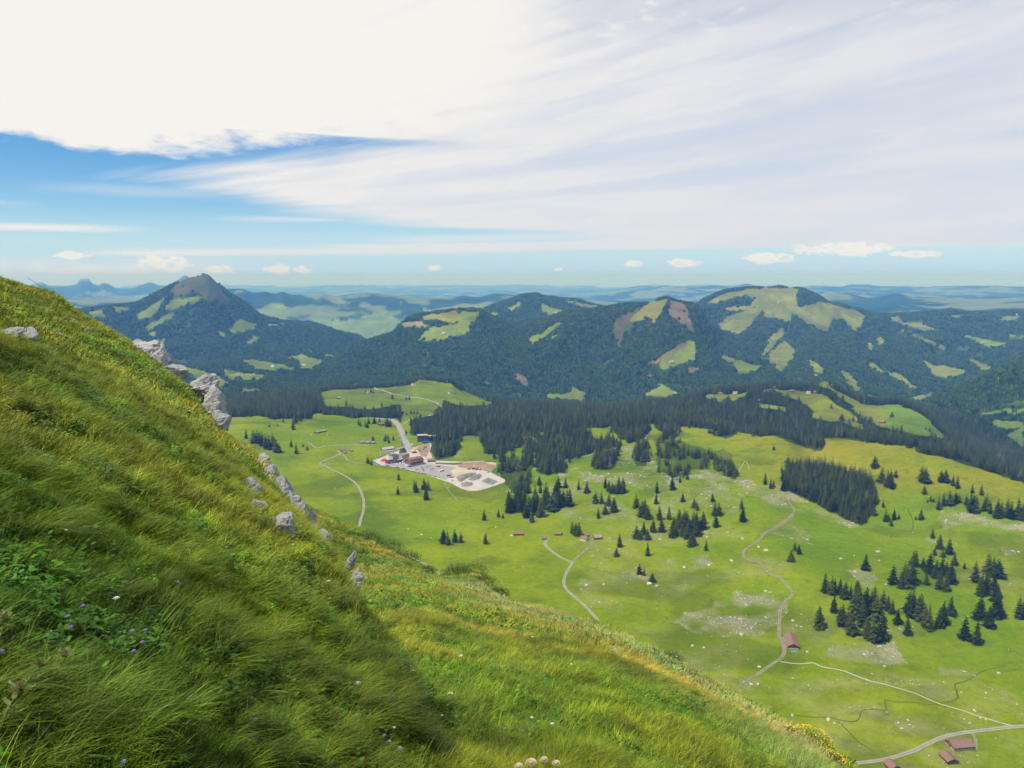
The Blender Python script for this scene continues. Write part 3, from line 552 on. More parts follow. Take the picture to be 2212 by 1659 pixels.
# ------------------------------------------------------------------ spruces
def shade_attr(me, vals):
    a = me.color_attributes.new('shade', 'FLOAT_COLOR', 'POINT'); v = np.asarray(vals, np.float32); v = np.stack([v, v, v, np.ones_like(v)], 1) if v.ndim == 1 else v
    a.data.foreach_set('color', v.ravel())
M_needle = leafmat('spruce_needles', (.010, .026, .004), (.078, .094, .012), trans=.12, rough=.7, spec=.05)
M_needle2 = leafmat('spruce_needles_wood', (.014, .032, .006), (.080, .092, .012), trans=.10, rough=.7, spec=.12)
M_needlefar = leafmat('mountain_trees', (.010, .026, .005), (.066, .104, .014), trans=0., rough=.9, spec=.0)
M_bark = simple('spruce_bark', (.09, .065, .045), .95, 6, .35)
M_greywood = simple('bare_twigs', (.16, .14, .11), .9, 6, .3)
def spruce_crown(seed, whorls=22, arms=11, broad=.17, ragged=.35, base=.05):
    """unit-height crown: drooping boughs in whorls, each a ridge-shaped bough with side sprays"""
    rn = random.Random(seed); V = []; Fs = []; S = []
    lean = rn.uniform(-.012, .012)
    for k in range(whorls):
        t = (k + rn.uniform(-.3, .3)) / whorls; t = min(max(t, 0), .985)
        z = base + (1 - base) * t
        L = broad * ((1 - t) ** .78) * (1 if t > .12 else .72 + t * 2.2) + .008
        na = max(4, int(arms * (1 - .45 * t)))
        a0 = rn.uniform(0, 6.3)
        for j in range(na):
            if rn.random() < .09: continue
            a = a0 + 6.283 * (j + rn.uniform(-.35, .35)) / na; l = L * rn.uniform(1 - ragged, 1 + ragged * .6)
            dr = rn.uniform(.18, .42) * (1 - t * .7); w = l * rn.uniform(.30, .46) + .004; b = len(V)
            ca, sa = math.cos(a), math.sin(a); cx = lean * t
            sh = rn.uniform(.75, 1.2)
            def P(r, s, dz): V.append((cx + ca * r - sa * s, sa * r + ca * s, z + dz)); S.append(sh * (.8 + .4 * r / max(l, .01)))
            P(0, 0, .012); P(l * .42, w * .62, -l * dr * .55 - .006); P(l * .48, 0, -l * dr * .25 + .004); P(l * .42, -w * .62, -l * dr * .55 - .006)
            P(l * .80, w * .34, -l * dr * .98 - .008); P(l * .84, 0, -l * dr * .72 + .002); P(l * .80, -w * .34, -l * dr * .98 - .008); P(l, 0, -l * dr * .80)
            Fs += [(b, b + 2, b + 1), (b, b + 3, b + 2), (b + 1, b + 2, b + 5), (b + 1, b + 5, b + 4), (b + 2, b + 3, b + 6), (b + 2, b + 6, b + 5), (b + 4, b + 5, b + 7), (b + 5, b + 6, b + 7)]
    # leader
    b = len(V); V += [(lean - .004, 0, .965), (lean + .004, 0, .965), (lean, 0, 1.0)]; S += [1, 1, 1]; Fs.append((b, b + 1, b + 2))
    return np.array(V), np.array(Fs), np.array(S)
def mk_crown(name, args, m):
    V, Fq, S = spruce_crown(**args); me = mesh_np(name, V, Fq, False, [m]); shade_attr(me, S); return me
def mk_trunk(name, top=.9, r=.011):
    b = MB(); b.tube([(0, 0, -.03), (0, 0, .02), (0, 0, top * .5), (0, 0, top)], [r * 1.35, r, r * .6, .001], 6); return b.mesh(name, M_bark, True)
CROWNS = [mk_crown('crown', dict(seed=s, broad=b, ragged=rg, whorls=wh, base=bs), M_needle) for s, b, rg, wh, bs in
          ((1, .20, .42, 24, .02), (2, .17, .45, 20, .02), (3, .235, .42, 19, .015), (4, .15, .55, 22, .04), (5, .21, .6, 18, .05), (6, .19, .4, 25, .015), (7, .22, .55, 16, .03), (8, .16, .5, 18, .08))]
TRUNK = mk_trunk('trunk')
def wood_tree(seed, broad, wh, bs, m):
    """crown and trunk in one mesh, for trees inside a wood"""
    V, Fq, S = spruce_crown(seed, whorls=wh, arms=7, broad=broad, ragged=.4, base=bs)
    n = len(V); a = np.arange(4) * math.pi / 2; r = .010
    T = np.concatenate([np.stack([np.cos(a) * r, np.sin(a) * r, np.full(4, -.04)], 1), np.stack([np.cos(a) * r * .6, np.sin(a) * r * .6, np.full(4, .6)], 1)])
    ft = []
    for j in range(4):
        k = (j + 1) % 4; ft += [(n + j, n + k, n + 4 + k), (n + j, n + 4 + k, n + 4 + j)]
    V = np.concatenate([V, T]); F2 = np.concatenate([Fq, np.array(ft)]); mi = [0] * len(Fq) + [1] * 8
    me = mesh_np('wood_spruce', V, F2, False, [m, M_bark], mi); shade_attr(me, np.concatenate([S, np.ones(8)])); return me

# every tree you can tell apart: crop, base x, base y, height in crop pixels
TREES = {
 'left clump': ('Z1', 'dark spruce in the tight clump beside the upper cliff', 'spruces of the tight clump by the cliff', [(1665,1250,90),(1690,1250,85),(1720,1265,90),(1745,1280,85),(1765,1290,110),(1790,1270,90),(1815,1310,80),(1835,1312,60),(1705,1250,70)]),
 'left singles': ('Z1', 'single spruce on the far left meadow', 'single spruces on the far left meadow', [(1912,1275,50),(1945,1320,70),(1990,1275,25),(2018,1297,30),(1770,1145,22),(1822,1140,20),(1860,1115,35),(1925,1163,85),(1940,1120,60),(1970,1105,50),(1617,1220,60)]),
 'below park': ('Z2', 'spruce standing on the green slope below the gravel car park', 'spruces below the car park', [(787,1130,65),(780,1258,70),(925,1215,90),(940,1240,95),(1010,1215,100),(1045,1220,90),(1027,1305,130)]),
 'left of hotel': ('Z2', 'spruce at the left corner of the car park near the hotel', 'spruces at the car park corner', [(517,985,60),(548,998,55)]),
 'huts trees': ('Z2', 'small spruce left of the straight village road', 'spruces left of the village road', [(563,795,60),(670,790,60),(690,770,40),(702,808,55),(742,783,45),(853,725,30)]),
 'house grove': ('Z2', 'spruce around the half hidden house by the village road', 'spruces around the half hidden house', [(575,640,60),(620,630,55),(437,650,65),(455,662,55),(495,665,55),(525,640,60),(515,675,50),(690,665,90),(715,665,70),(672,655,60),(797,620,50)]),
 'upper meadow': ('Z2', 'small spruce on the upper meadow beside the bending main road', 'spruces on the upper meadow', [(730,418,48),(853,430,45),(880,430,40),(855,558,30),(895,550,40),(920,550,40),(950,550,40),(545,365,45),(565,372,45),(500,365,30),(1490,410,30),(1520,415,25),(975,600,60)]),
 'knoll': ('Z2', 'lone spruce on the stony slope right of the car park end', 'lone spruces right of the car park', [(2020,1175,85),(1660,1455,75),(1700,1465,45)]),
 'pair row': ('R6', 'dark spruce on the open meadow left of the hamlet', 'spruces on the open meadow left of the hamlet', [(285,370,80),(308,382,85),(347,365,75),(382,368,65),(520,375,65),(513,243,65)]),
 'block': ('R6', 'tall dark spruce in the dense block below the car park', 'spruces of the dense dark block', [(645,200,90),(665,200,110),(690,190,120),(712,196,100),(735,190,120),(748,228,80),(765,205,110),(790,190,120),(812,182,120),(832,222,110),(850,180,120),(872,178,125),(893,194,110),(915,180,115),(938,165,110),(958,162,110),(980,160,120),(995,165,100),(700,150,110),(740,140,110),(800,130,110),(860,120,100),(920,110,100),(760,90,80),(650,160,90),(830,90,60),(783,253,60),(720,110,90),(930,60,70),(970,60,60)]),
 'hamlet trees': ('R6', 'spruce standing beside the hamlet houses', 'spruces beside the hamlet', [(1008,315,70),(1030,325,70),(1045,330,80)]),
 'stony slope left': ('R6', 'spruce on the stony slope above the hamlet', 'spruces on the stony slope above the hamlet', [(1155,233,65),(1045,70,55),(1092,88,65),(1195,208,70),(1215,160,70),(1242,195,85),(1140,145,70),(1172,150,75),(1195,60,60),(1215,80,60),(1235,90,60),(1250,92,55),(1270,90,90),(1295,88,90)]),
 'middle slope': ('R6', 'spruce scattered on the middle of the boulder slope', 'spruces scattered on the middle boulder slope', [(1368,172,75),(1275,393,75),(1257,445,50),(1433,442,80),(1388,545,60),(1413,553,50),(1460,588,50),(1762,412,60),(1630,138,52),(1695,170,50),(1710,187,55),(1485,90,70),(1480,150,60),(1498,240,80),(1552,237,75),(1463,308,70),(1510,308,85),(1370,345,75),(1388,352,50),(1410,320,70),(1432,350,60),(1415,225,110),(1432,235,80),(1400,220,90),(1572,70,70),(1615,30,40)]),
 'round clump': ('R6', 'dark spruce in the rounded clump mid boulder slope', 'spruces of the rounded clump', [(1568,340,85),(1590,330,85),(1580,300,80),(1605,300,90),(1625,310,100),(1622,335,60),(1650,300,110),(1668,330,100),(1672,390,80),(1690,385,80),(1690,300,110),(1705,290,90),(1725,300,80),(1610,260,80),(1640,250,70),(1745,290,95),(1750,262,60),(1700,330,90),(1720,325,70),(1655,345,80)]),
 'slope right': ('R6', 'spruce on the slope left of the winding track', 'spruces left of the winding track', [(1960,180,60),(1968,248,75),(1798,138,50),(1810,215,75),(1832,215,70),(1815,280,75)]),
 'track trio': ('Z5', 'small spruce of the trio on stones right of the winding track', 'small spruce trio beside the track', [(305,375,70),(340,405,75),(275,465,95)]),
 'stream trees': ('Z5', 'spruce near the stream in the shallow dip', 'spruces near the stream', [(893,540,125),(1355,120,85),(1312,120,30),(1108,172,50),(1060,135,90),(1085,130,60),(1130,120,85),(1170,115,40),(1450,275,80),(1508,365,110),(1587,405,115),(1632,500,100),(1468,415,60),(1535,430,60),(1715,530,50)]),
 'east clump': ('Z5', 'spruce of the loose group on the right above the brown barn', 'spruces of the loose group on the right', [(1122,655,150),(1398,662,105),(1372,525,85),(1427,560,145),(1312,510,125),(1290,500,110),(1215,640,150),(1240,690,210),(1275,650,180),(1190,690,120),(1300,640,100),(1480,600,130),(1530,580,130),(1565,590,110),(1605,650,160),(1500,700,130),(1560,715,140),(1520,650,100)]),
 'edge clump': ('Z5', 'tall spruce of the group at the far right', 'spruces of the group at the far right', [(1910,560,140),(1955,570,130),(1860,690,110),(1900,700,150),(1850,750,130),(1890,745,130),(1960,700,120),(1985,760,100),(1803,635,150),(1995,605,140),(2165,940,160),(2195,945,120),(1845,945,165),(1920,1015,155),(1980,935,230),(1965,800,140),(1995,930,150)]),
 'barn wood': ('Z5', 'spruce of the long clump up the slope from the brown barn', 'spruces of the long clump above the barn', [(555,725,155),(580,735,120),(610,745,150),(635,735,120),(680,740,125),(725,775,130),(770,760,100),(830,760,130),(700,1000,170),(675,990,140),(745,1015,130),(790,940,200),(860,1005,190),(900,900,200),(960,880,190),(985,960,200),(780,1070,160),(1030,1110,200),(960,1130,180),(920,1110,130),(840,830,150),(1040,845,140),(1080,880,130),(1115,900,110),(820,740,110),(905,1080,140),(1000,1135,150),(880,960,150),(940,860,150),(820,880,150),(630,890,135)]),
 'barn single': ('Z5', 'broad dark spruce standing alone just above the brown barn', None, [(508,1020,180)]),
 'south row': ('Z5', 'spruce of the row on the stony meadow right of the long clump', 'spruces of the row on the stony meadow', [(1240,1075,135),(1160,985,120),(1280,930,200),(1255,900,170),(1350,955,230),(1330,950,180),(1418,1040,220),(1390,1010,150),(1505,1015,150),(1540,985,170),(1600,915,145)]),
 'lower pair': ('Z5', 'large spruce of the lowest pair on the right meadow', 'lowest pair of spruces on the right meadow', [(1720,1110,165),(1818,1155,185)]),
 'crest groups': ('Z4', 'spruce standing on the yellow pasture of the right hill', 'spruces on the yellow pasture', [(132,825,45),(970,970,90),(990,975,80),(1030,1090,110),(1075,1130,140),(1100,1130,160),(1115,1150,90),(1145,1050,60),(1360,1080,110),(1390,1100,120),(1380,1190,70),(1520,1090,90),(1560,1095,100),(1540,1090,70),(1620,1120,80),(1655,1145,100),(1780,1180,70),(1855,1200,85),(1040,1300,60),(1410,1260,30),(1435,1250,45),(1460,1255,30),(960,1365,85),(60,1110,100),(105,1145,80),(130,1130,60),(210,1160,80)]),
 'hedge row': ('Z4', 'spruce in the row along the stony ground at the right edge', 'spruces of the row at the right edge', [(1500,1320,100),(1540,1290,100),(1590,1285,110),(1640,1270,90),(1670,1260,70),(1730,1280,80),(1770,1310,110),(1790,1340,120),(1810,1345,130),(1880,1330,90),(1900,1290,90),(1930,1350,90),(1990,1385,130),(2020,1380,110),(2070,1380,130),(2100,1395,120),(2160,1390,140),(2200,1400,110)]),
 'far pasture': ('Z4', 'small dark tree on the distant pasture ridge', 'trees on the distant pasture ridge', [(700,580,60),(690,575,50),(790,585,50),(835,600,70),(850,605,55),(895,625,80),(925,590,50),(960,650,60),(1113,550,45),(610,475,40),(1395,655,25),(1425,670,35)]),
}
ORD = ['first', 'second', 'third', 'fourth', 'fifth', 'sixth', 'seventh', 'eighth', 'ninth', 'tenth', 'eleventh', 'twelfth', 'thirteenth', 'fourteenth', 'fifteenth', 'sixteenth', 'seventeenth', 'eighteenth', 'nineteenth', 'twentieth', 'twenty-first', 'twenty-second', 'twenty-third', 'twenty-fourth', 'twenty-fifth', 'twenty-sixth', 'twenty-seventh', 'twenty-eighth', 'twenty-ninth', 'thirtieth', 'thirty-first', 'thirty-second']
def ordinal_from_left(k, n):
    if n == 1: return ''
    if k == 0: return 'leftmost '
    if k == n - 1: return 'rightmost '
    return ORD[k] + ' from left: '
NT_IND = 0; TREE_XY = []
def _chk(l):
    if len(l.replace(':', '').split()) > 16: print('LONG', l)
def place_tree(x, y, z, h, slim, label, group, parts=True):
    global NT_IND
    _chk(label)
    i = NT_IND; NT_IND += 1; TREE_XY.append((x, y))
    rt = empty('spruce_tree', (x, y, z - .25), RNG.uniform(0, 6.28)); w = h * slim; rt.scale = (w, w, h)
    me = CROWNS[int(RNG.integers(len(CROWNS)))]
    cr = link('crown', me, rt); tr = link('trunk', TRUNK, rt)
    tag(rt, label, 'spruce tree', group)
for key, (zn, lab, grp, lst) in TREES.items():
    order = sorted(range(len(lst)), key=lambda k: (lst[k][0], lst[k][1])); n = len(lst)
    for k, idx in enumerate(order):
        bx, by, hp = lst[idx]; dx, dy = D(zn, bx, by); x, y, z = hit(dx, dy)
        h = hp * ZM[zn][2] * .6064 / F * math.hypot(x, y) * 1.12
        h = min(max(h, 4), 33)
        place_tree(x, y, z, h, (1.12 if h < 14 else 1.0) * RNG.uniform(1.2, 1.9), ordinal_from_left(k, n) + lab, grp)
# the dense dark wood on the knoll: the trees of its near edge stand as single objects
poly = DP('Z4', KW)
x0 = min(p[0] for p in poly); x1 = max(p[0] for p in poly); y0 = min(p[1] for p in poly); y1 = max(p[1] for p in poly)
hs_ = [hit(*p) for p in poly]; bx0 = min(p[0] for p in hs_); bx1 = max(p[0] for p in hs_); by0 = min(p[1] for p in hs_); by1 = max(p[1] for p in hs_)
cand = []
def jitter_points(bx0, bx1, by0, by1, sp, rng):
    nx = int((bx1 - bx0) / sp) + 1; ny = int((by1 - by0) / sp) + 1
    gx, gy = np.meshgrid(np.arange(nx), np.arange(ny), indexing='ij')
    gx = bx0 + (gx + .5 * (gy % 2) + rng.uniform(-.42, .42, gx.shape)) * sp; gy = by0 + (gy + rng.uniform(-.42, .42, gy.shape)) * sp
    return gx.ravel(), gy.ravel()
px_, py_ = jitter_points(bx0 - 20, bx1 + 20, by0 - 20, by1 + 20, 7.6, RNG)
pz_ = land(px_, py_); qx, qy = proj(px_, py_, pz_)
k = inpoly(qx, qy, poly); px_, py_, pz_, qx, qy = px_[k], py_[k], pz_[k], qx[k], qy[k]
o_ = np.argsort(-qy); nfront = min(len(o_), max(0, 372 - NT_IND) if False else max(0, 300 + 60 - NT_IND))
KWREST = o_[nfront:]
for i in o_[:nfront]:
    place_tree(px_[i], py_[i], pz_[i], float(RNG.uniform(17, 27)), .92, 'dark spruce in the dense wood on the right knoll', 'spruces in the dense knoll wood')
print('individual trees', NT_IND)

# ------------------------------------------------------------------ woods: instanced, each kind of wood one object
def gn_scatter(name, P, variants, scl, rot, tint=None, idx=None, kind='stuff'):
    """P (n,3); one point object that sets a plant on every point"""
    n = len(P); me = bpy.data.meshes.new(name); me.vertices.add(n); me.vertices.foreach_set('co', np.asarray(P, np.float32).ravel())
    def at(nm, ty, val, prop):
        a = me.attributes.new(nm, ty, 'POINT'); a.data.foreach_set(prop, np.asarray(val).astype(np.int32 if ty == 'INT' else np.float32).ravel())
    scl = np.asarray(scl, np.float32); scl = np.repeat(scl[:, None], 3, 1) if scl.ndim == 1 else scl
    at('scl', 'FLOAT_VECTOR', scl, 'vector'); at('rot', 'FLOAT_VECTOR', rot, 'vector')
    at('idx', 'INT', idx if idx is not None else RNG.integers(0, len(variants), n), 'value')
    if tint is not None: at('tint', 'FLOAT_COLOR', np.concatenate([tint, np.ones((n, 1))], 1), 'color')
    o = link(name, me); o['kind'] = kind
    vc = bpy.data.collections.new(name + '_plants')
    for q, v in enumerate(variants):
        vo = bpy.data.objects.new('%s_%02d' % (name[:20], q), v); vc.objects.link(vo)
    ng = bpy.data.node_groups.new(name, 'GeometryNodeTree'); ng.is_modifier = True
    ng.interface.new_socket('Geometry', in_out='INPUT', socket_type='NodeSocketGeometry'); ng.interface.new_socket('Geometry', in_out='OUTPUT', socket_type='NodeSocketGeometry')
    N, L = ng.nodes, ng.links
    gi = N.new('NodeGroupInput'); go = N.new('NodeGroupOutput'); io = N.new('GeometryNodeInstanceOnPoints'); ci = N.new('GeometryNodeCollectionInfo')
    ci.inputs[0].default_value = vc; ci.inputs['Separate Children'].default_value = True; ci.inputs['Reset Children'].default_value = True
    def na(nm, ty):
        a = N.new('GeometryNodeInputNamedAttribute'); a.data_type = ty; a.inputs[0].default_value = nm; return a.outputs[0]
    L.new(gi.outputs[0], io.inputs['Points']); L.new(ci.outputs[0], io.inputs['Instance']); io.inputs['Pick Instance'].default_value = True
    L.new(na('idx', 'INT'), io.inputs['Instance Index']); L.new(na('rot', 'FLOAT_VECTOR'), io.inputs['Rotation']); L.new(na('scl', 'FLOAT_VECTOR'), io.inputs['Scale'])
    L.new(io.outputs[0], go.inputs[0])
    md = o.modifiers.new('plants', 'NODES'); md.node_group = ng
    return o
def thin_near(x, y, rad):
    """drop points that would stand on a single tree"""
    T = np.array(TREE_XY); keep = np.ones(len(x), bool)
    cell = {}
    for a, b in T: cell.setdefault((int(a // 12), int(b // 12)), []).append((a, b))
    for i in range(len(x)):
        ci_, cj = int(x[i] // 12), int(y[i] // 12)
        for u in (-1, 0, 1):
            for v in (-1, 0, 1):
                for a, b in cell.get((ci_ + u, cj + v), ()):
                    if (a - x[i]) ** 2 + (b - y[i]) ** 2 < rad * rad: keep[i] = False
    return keep
WV = [wood_tree(30 + s, b, 15, bs, M_needle2) for s, (b, bs) in enumerate(((.155, .06), (.13, .12), (.18, .05), (.145, .2), (.165, .1)))]
_dead = wood_tree(39, .10, 13, .15, M_greywood); WV.append(_dead)
gx, gy = jitter_points(-1900, 1900, 900, 3150, 9.0, RNG)
r_ = np.hypot(gx, gy); a_ = np.arctan2(gx, gy)
k = (np.abs(a_) < R(37.5)) & (r_ < 3120) & (r_ > 1000); gx, gy = gx[k], gy[k]
gz = land(gx, gy); qx, qy = proj(gx, gy, gz); r_ = np.hypot(gx, gy)
qxn = qx + 16 * fbm(gx / 45, gy / 45, 3, 61); qyn = qy + 9 * fbm(gx / 45, gy / 45, 3, 67)
dn = np.zeros(len(gx))
for poly_, r0, r1, d in WOODS: dn = np.where(inpoly(qxn, qyn, poly_) & (r_ > r0) & (r_ < r1), np.maximum(dn, d), dn)
# behind the pass and between the pastures the wood is closed
i_, j_, u_, v_ = _grid(np.arctan2(gx, gy), r_)
dn = np.where((FORc[i_, j_] > .6) & (r_ > 2020), np.maximum(dn, 1.), dn)
dn = np.where((MED[i_, j_] > .5) & (dn < 1.2) & (r_ > 2020), 0., dn)
dn = dn * (pk[i_, j_] < .05)
dn = dn * (1 - .85 * sstep(.0, .3, fbm(gx / 55, gy / 55, 3, 201)) * (r_ < 2150)) * (1 - .35 * sstep(.1, .4, fbm(gx / 90, gy / 90, 3, 203)))
dn = np.maximum(dn, .10 * sstep(.1, .3, fbm(gx / 120, gy / 120, 3, 211)) * (r_ > 1550) * (pk[i_, j_] < .02) * (MED[i_, j_] < .5) * ((qx > 900) & (qx < 1450)))
def hides_pasture(x, y, z, top):
    hid = np.zeros(len(x), bool); r = np.hypot(x, y)
    for f in (.45, 1.):
        a_, b_ = proj(x, y, z + top * f)
        for poly_, r0, r1, c in MEADOWS: hid |= inpoly(a_, b_, poly_) & (r > r0 - 300) & (r < r1)
    return hid
keep = (RNG.random(len(gx)) < dn) & ~(hides_pasture(gx, gy, gz, 20.) & (RNG.random(len(gx)) < .92) & (r_ > 2050))
gx, gy, gz, r_ = gx[keep], gy[keep], gz[keep], r_[keep]
gx = np.concatenate([gx, px_[KWREST]]); gy = np.concatenate([gy, py_[KWREST]]); gz = np.concatenate([gz, pz_[KWREST]])
k = thin_near(gx, gy, 3.2); gx, gy, gz = gx[k], gy[k], gz[k]
n = len(gx); hh = RNG.uniform(12, 29, n) * (1 + .15 * fbm(gx / 90, gy / 90, 2, 205)); wwd = hh * RNG.uniform(1.4, 2.0, n)
rot = np.zeros((n, 3)); rot[:, 2] = RNG.uniform(0, 6.28, n)
fo = gn_scatter('spruce_forest', np.stack([gx, gy, gz - .4], 1), WV, np.stack([wwd, wwd, hh], 1), rot, idx=np.where(RNG.random(n) < .035, 5, RNG.integers(0, 5, n))); print('forest trees', n)
fo['label'] = 'dense spruce woods between the alp and the pass'

# mountain woods: clumps of rough crowns
def clump(seed, n=7):
    rn = random.Random(seed); V = []; Fs = []; S = []
    for q in range(n):
        a = rn.uniform(0, 6.28); d = rn.uniform(.0, .62) ** .8; cx, cy = d * math.cos(a), d * math.sin(a); h = rn.uniform(.55, 1.); w = rn.uniform(.13, .22) * (1.25 if q % 3 == 0 else 1.); sh = rn.uniform(.6, 1.35)
        rnd = q % 3 == 0
        lv = ((-.25, .95), (.30, 1.05 if rnd else .85), (.62, .85 if rnd else .52), (.86, .5 if rnd else .24)); b = len(V); m = 6
        for (t, rr2) in lv:
            for j in range(m):
                aa = 6.283 * (j + rn.uniform(-.3, .3)) / m; r2 = w * rr2 * rn.uniform(.7, 1.2); V.append((cx + r2 * math.cos(aa), cy + r2 * math.sin(aa), h * t)); S.append(sh)
        V.append((cx, cy, h)); S.append(sh)
        for l in range(3):
            for j in range(m): p = b + l * m; Fs += [(p + j, p + (j + 1) % m, p + m + (j + 1) % m), (p + j, p + m + (j + 1) % m, p + m + j)]
        Fs += [(b + 3 * m + j, b + 3 * m + (j + 1) % m, b + 4 * m) for j in range(m)]
    me = mesh_np('tree_clump', np.array(V), np.array(Fs), False, [M_needlefar]); shade_attr(me, S); return me
CV = [clump(50 + s) for s in range(6)]
AA = RNG.uniform(R(-36.5), R(36.5), 300000); UU = RNG.uniform(0, 1, 300000)
rr2 = np.sqrt(3080 ** 2 + UU * (8300. ** 2 - 3080 ** 2)); keep = RNG.random(len(AA)) < np.clip((4200 / rr2) ** 1.2, 0, 1); AA, rr2 = AA[keep], rr2[keep]
gx, gy = np.sin(AA) * rr2, np.cos(AA) * rr2
i_, j_, u_, v_ = _grid(AA, rr2)
k = FORc[i_, j_] > RNG.uniform(.35, .8, len(AA)); 
# leave out the far sides that the ridges hide
vis = np.maximum.accumulate((Zg - H) / RR, axis=1); ez = (Zg + 25 - H) / RR; VIS = ez >= np.maximum(vis - .012, -9)
k &= VIS[i_, j_]
gx, gy, rr2 = gx[k], gy[k], rr2[k]; gz = land(gx, gy); k = ~(hides_pasture(gx, gy, gz, 20.) & (RNG.random(len(gx)) < .90)); gx, gy, gz, rr2 = gx[k], gy[k], gz[k], rr2[k]; n = len(gx)
s_ = RNG.uniform(14, 22, n) * (rr2 / 4500) ** .35; zz_ = RNG.uniform(13, 22, n)
rot = np.zeros((n, 3)); rot[:, 2] = RNG.uniform(0, 6.28, n)
fo = gn_scatter('mountain_forest', np.stack([gx, gy, gz - 2], 1), CV, np.stack([s_, s_, zz_], 1), rot); print('mountain clumps', n)
fo['label'] = 'mixed forest covering the mountains beyond the pass'
# ------------------------------------------------------------------ roads, tracks, streams
from mathutils.geometry import delaunay_2d_cdt
def hitl(z, pts, **k): return [hit(*D(z, *p), **k) for p in pts]
def resample(P, step=5.):
    P = [np.array(p[:2]) for p in P]; P = [2 * P[0] - P[1]] + P + [2 * P[-1] - P[-2]]; outp = []
    for i in range(1, len(P) - 2):
        a, b, c, d = P[i - 1:i + 3]; n = max(2, int(np.linalg.norm(c - b) / step))
        for k in range(n):
            t_ = k / n; outp.append(.5 * ((2 * b) + (-a + c) * t_ + (2 * a - 5 * b + 4 * c - d) * t_ ** 2 + (-a + 3 * b - 3 * c + d) * t_ ** 3))
    outp.append(P[-2]); return np.array(outp)
def ribbon(name, P, width, m, off=.25, cross=5, vary=.12):
    Q = resample(P, 4.); T = np.gradient(Q, axis=0); T /= np.linalg.norm(T, axis=1)[:, None] + 1e-9; Nn = np.stack([-T[:, 1], T[:, 0]], 1)
    wv = width * (1 + vary * fbm(Q[:, 0] / 17, Q[:, 1] / 17, 3, 301))
    us = np.linspace(-.5, .5, cross); XY = Q[:, None] + Nn[:, None] * (us[None, :] * wv[:, None])[..., None]
    x, y = XY[..., 0].ravel(), XY[..., 1].ravel(); z = land(x, y) + off
    n = len(Q); ii = np.arange(n - 1)[:, None] * cross + np.arange(cross - 1)[None]
    me = mesh_np(name, np.stack([x, y, z], 1), np.stack([ii, ii + cross, ii + cross + 1, ii + 1], -1).reshape(-1, 4), True, [m])
    a = me.attributes.new('across', 'FLOAT', 'POINT'); a.data.foreach_set('value', np.tile(us, n).astype(np.float32)); o = link(name, me); tag(o, kind='structure'); return o
def groundmat(name, c, c2, scale=.15, mid=None):
    m, t = mat(name); pos = t.new('ShaderNodeNewGeometry').outputs['Position']; n = t.noise(pos, scale, 6, .65); n2 = t.noise(pos, scale * 9, 4, .7)
    cc = t.mix(t.ss(n, .35, .65), c4(c), c4(c2)); cc = t.mix(t.ss(n2, .45, .75, 0, .35), cc, c4([v * .55 for v in c]))
    if mid:
        a = t.m('ABSOLUTE', t.new('ShaderNodeAttribute', attribute_name='across', attribute_type='GEOMETRY').outputs['Fac'])
        f = t.m('MULTIPLY', t.ss(a, .12, .05), t.ss(n2, .3, .5)); cc = t.mix(t.m('MULTIPLY', f, .8), cc, c4(mid))
    out(t, pbsdf(t, cc, .95, .08, n2, .05, .5).outputs[0]); return m
M_track = groundmat('gravel_track', (.30, .27, .20), (.36, .33, .26), .1, (.12, .17, .02))
M_trackb = groundmat('brown_track', (.22, .19, .12), (.30, .26, .17), .1, (.11, .15, .02))
M_road = groundmat('road_asphalt', (.30, .28, .25), (.36, .34, .30), .05)
M_stream = groundmat('stream_bed', (.075, .10, .01), (.12, .13, .02), .08)
M_gravel = groundmat('car_park_gravel', (.44, .39, .33), (.52, .47, .40), .04)
M_asph = groundmat('worn_asphalt', (.30, .28, .26), (.36, .33, .30), .04)
M_sand = groundmat('sandy_fill', (.48, .39, .24), (.54, .46, .32), .05)
M_soil = groundmat('bare_earth', (.26, .18, .11), (.36, .26, .16), .06)
M_dark = groundmat('dark_gravel_heap', (.17, .16, .14), (.26, .24, .20), .09)
def roads(name, z, pts, w_, m, **k): return ribbon(name, hitl(z, pts), w_, m, **k)
roads('trail', 'Z2', [(248,870),(278,895),(240,918),(200,935),(150,955),(110,972),(98,988),(118,1003),(150,1010),(200,1040),(280,1075),(350,1115),(400,1150),(440,1200),(462,1250),(478,1300),(482,1345),(478,1400),(465,1445),(455,1475),(440,1540)], 4.2, M_track)
roads('trail', 'Z2', [(125,1000),(150,988),(190,986),(262,985)], 2.6, M_track, off=.3)
roads('trail', 'D', [(870,1195),(905,1212),(925,1222),(945,1236),(970,1262)], 3.2, M_track)
roads('road', 'Z2', [(470,318),(580,325),(640,342),(720,372),(830,395),(930,410),(1050,432),(1110,450),(1145,475),(1155,495),(1140,530),(1100,552),(1040,570)], 9, M_road, off=.4)
roads('village_road', 'Z2', [(590,588),(640,596),(700,600),(745,612),(775,640),(795,670),(815,715),(835,760),(855,810),(868,850),(872,885)], 15, M_road, off=.4)
roads('trail', 'Z2', [(145,443),(200,434),(260,425),(320,412),(400,400),(500,390),(600,383),(700,373)], 4.5, M_track)
roads('trail', 'Z2', [(-10,795),(30,825),(70,850),(130,838),(200,830),(280,824),(370,822),(440,826),(530,832)], 4.5, M_track)
roads('trail', 'Z2', [(640,872),(700,876),(760,862),(815,845)], 6, M_road)
roads('trail', 'Z2', [(290,890),(320,930),(345,960),(430,980),(500,988),(560,990),(640,1010)], 3., M_track)
roads('trail', 'Z2', [(815,645),(850,628),(890,600),(930,586),(960,584)], 5., M_track)
roads('trail', 'Z2', [(1190,1140),(1195,1180),(1235,1235),(1275,1280),(1310,1325)], 2.2, M_trackb)
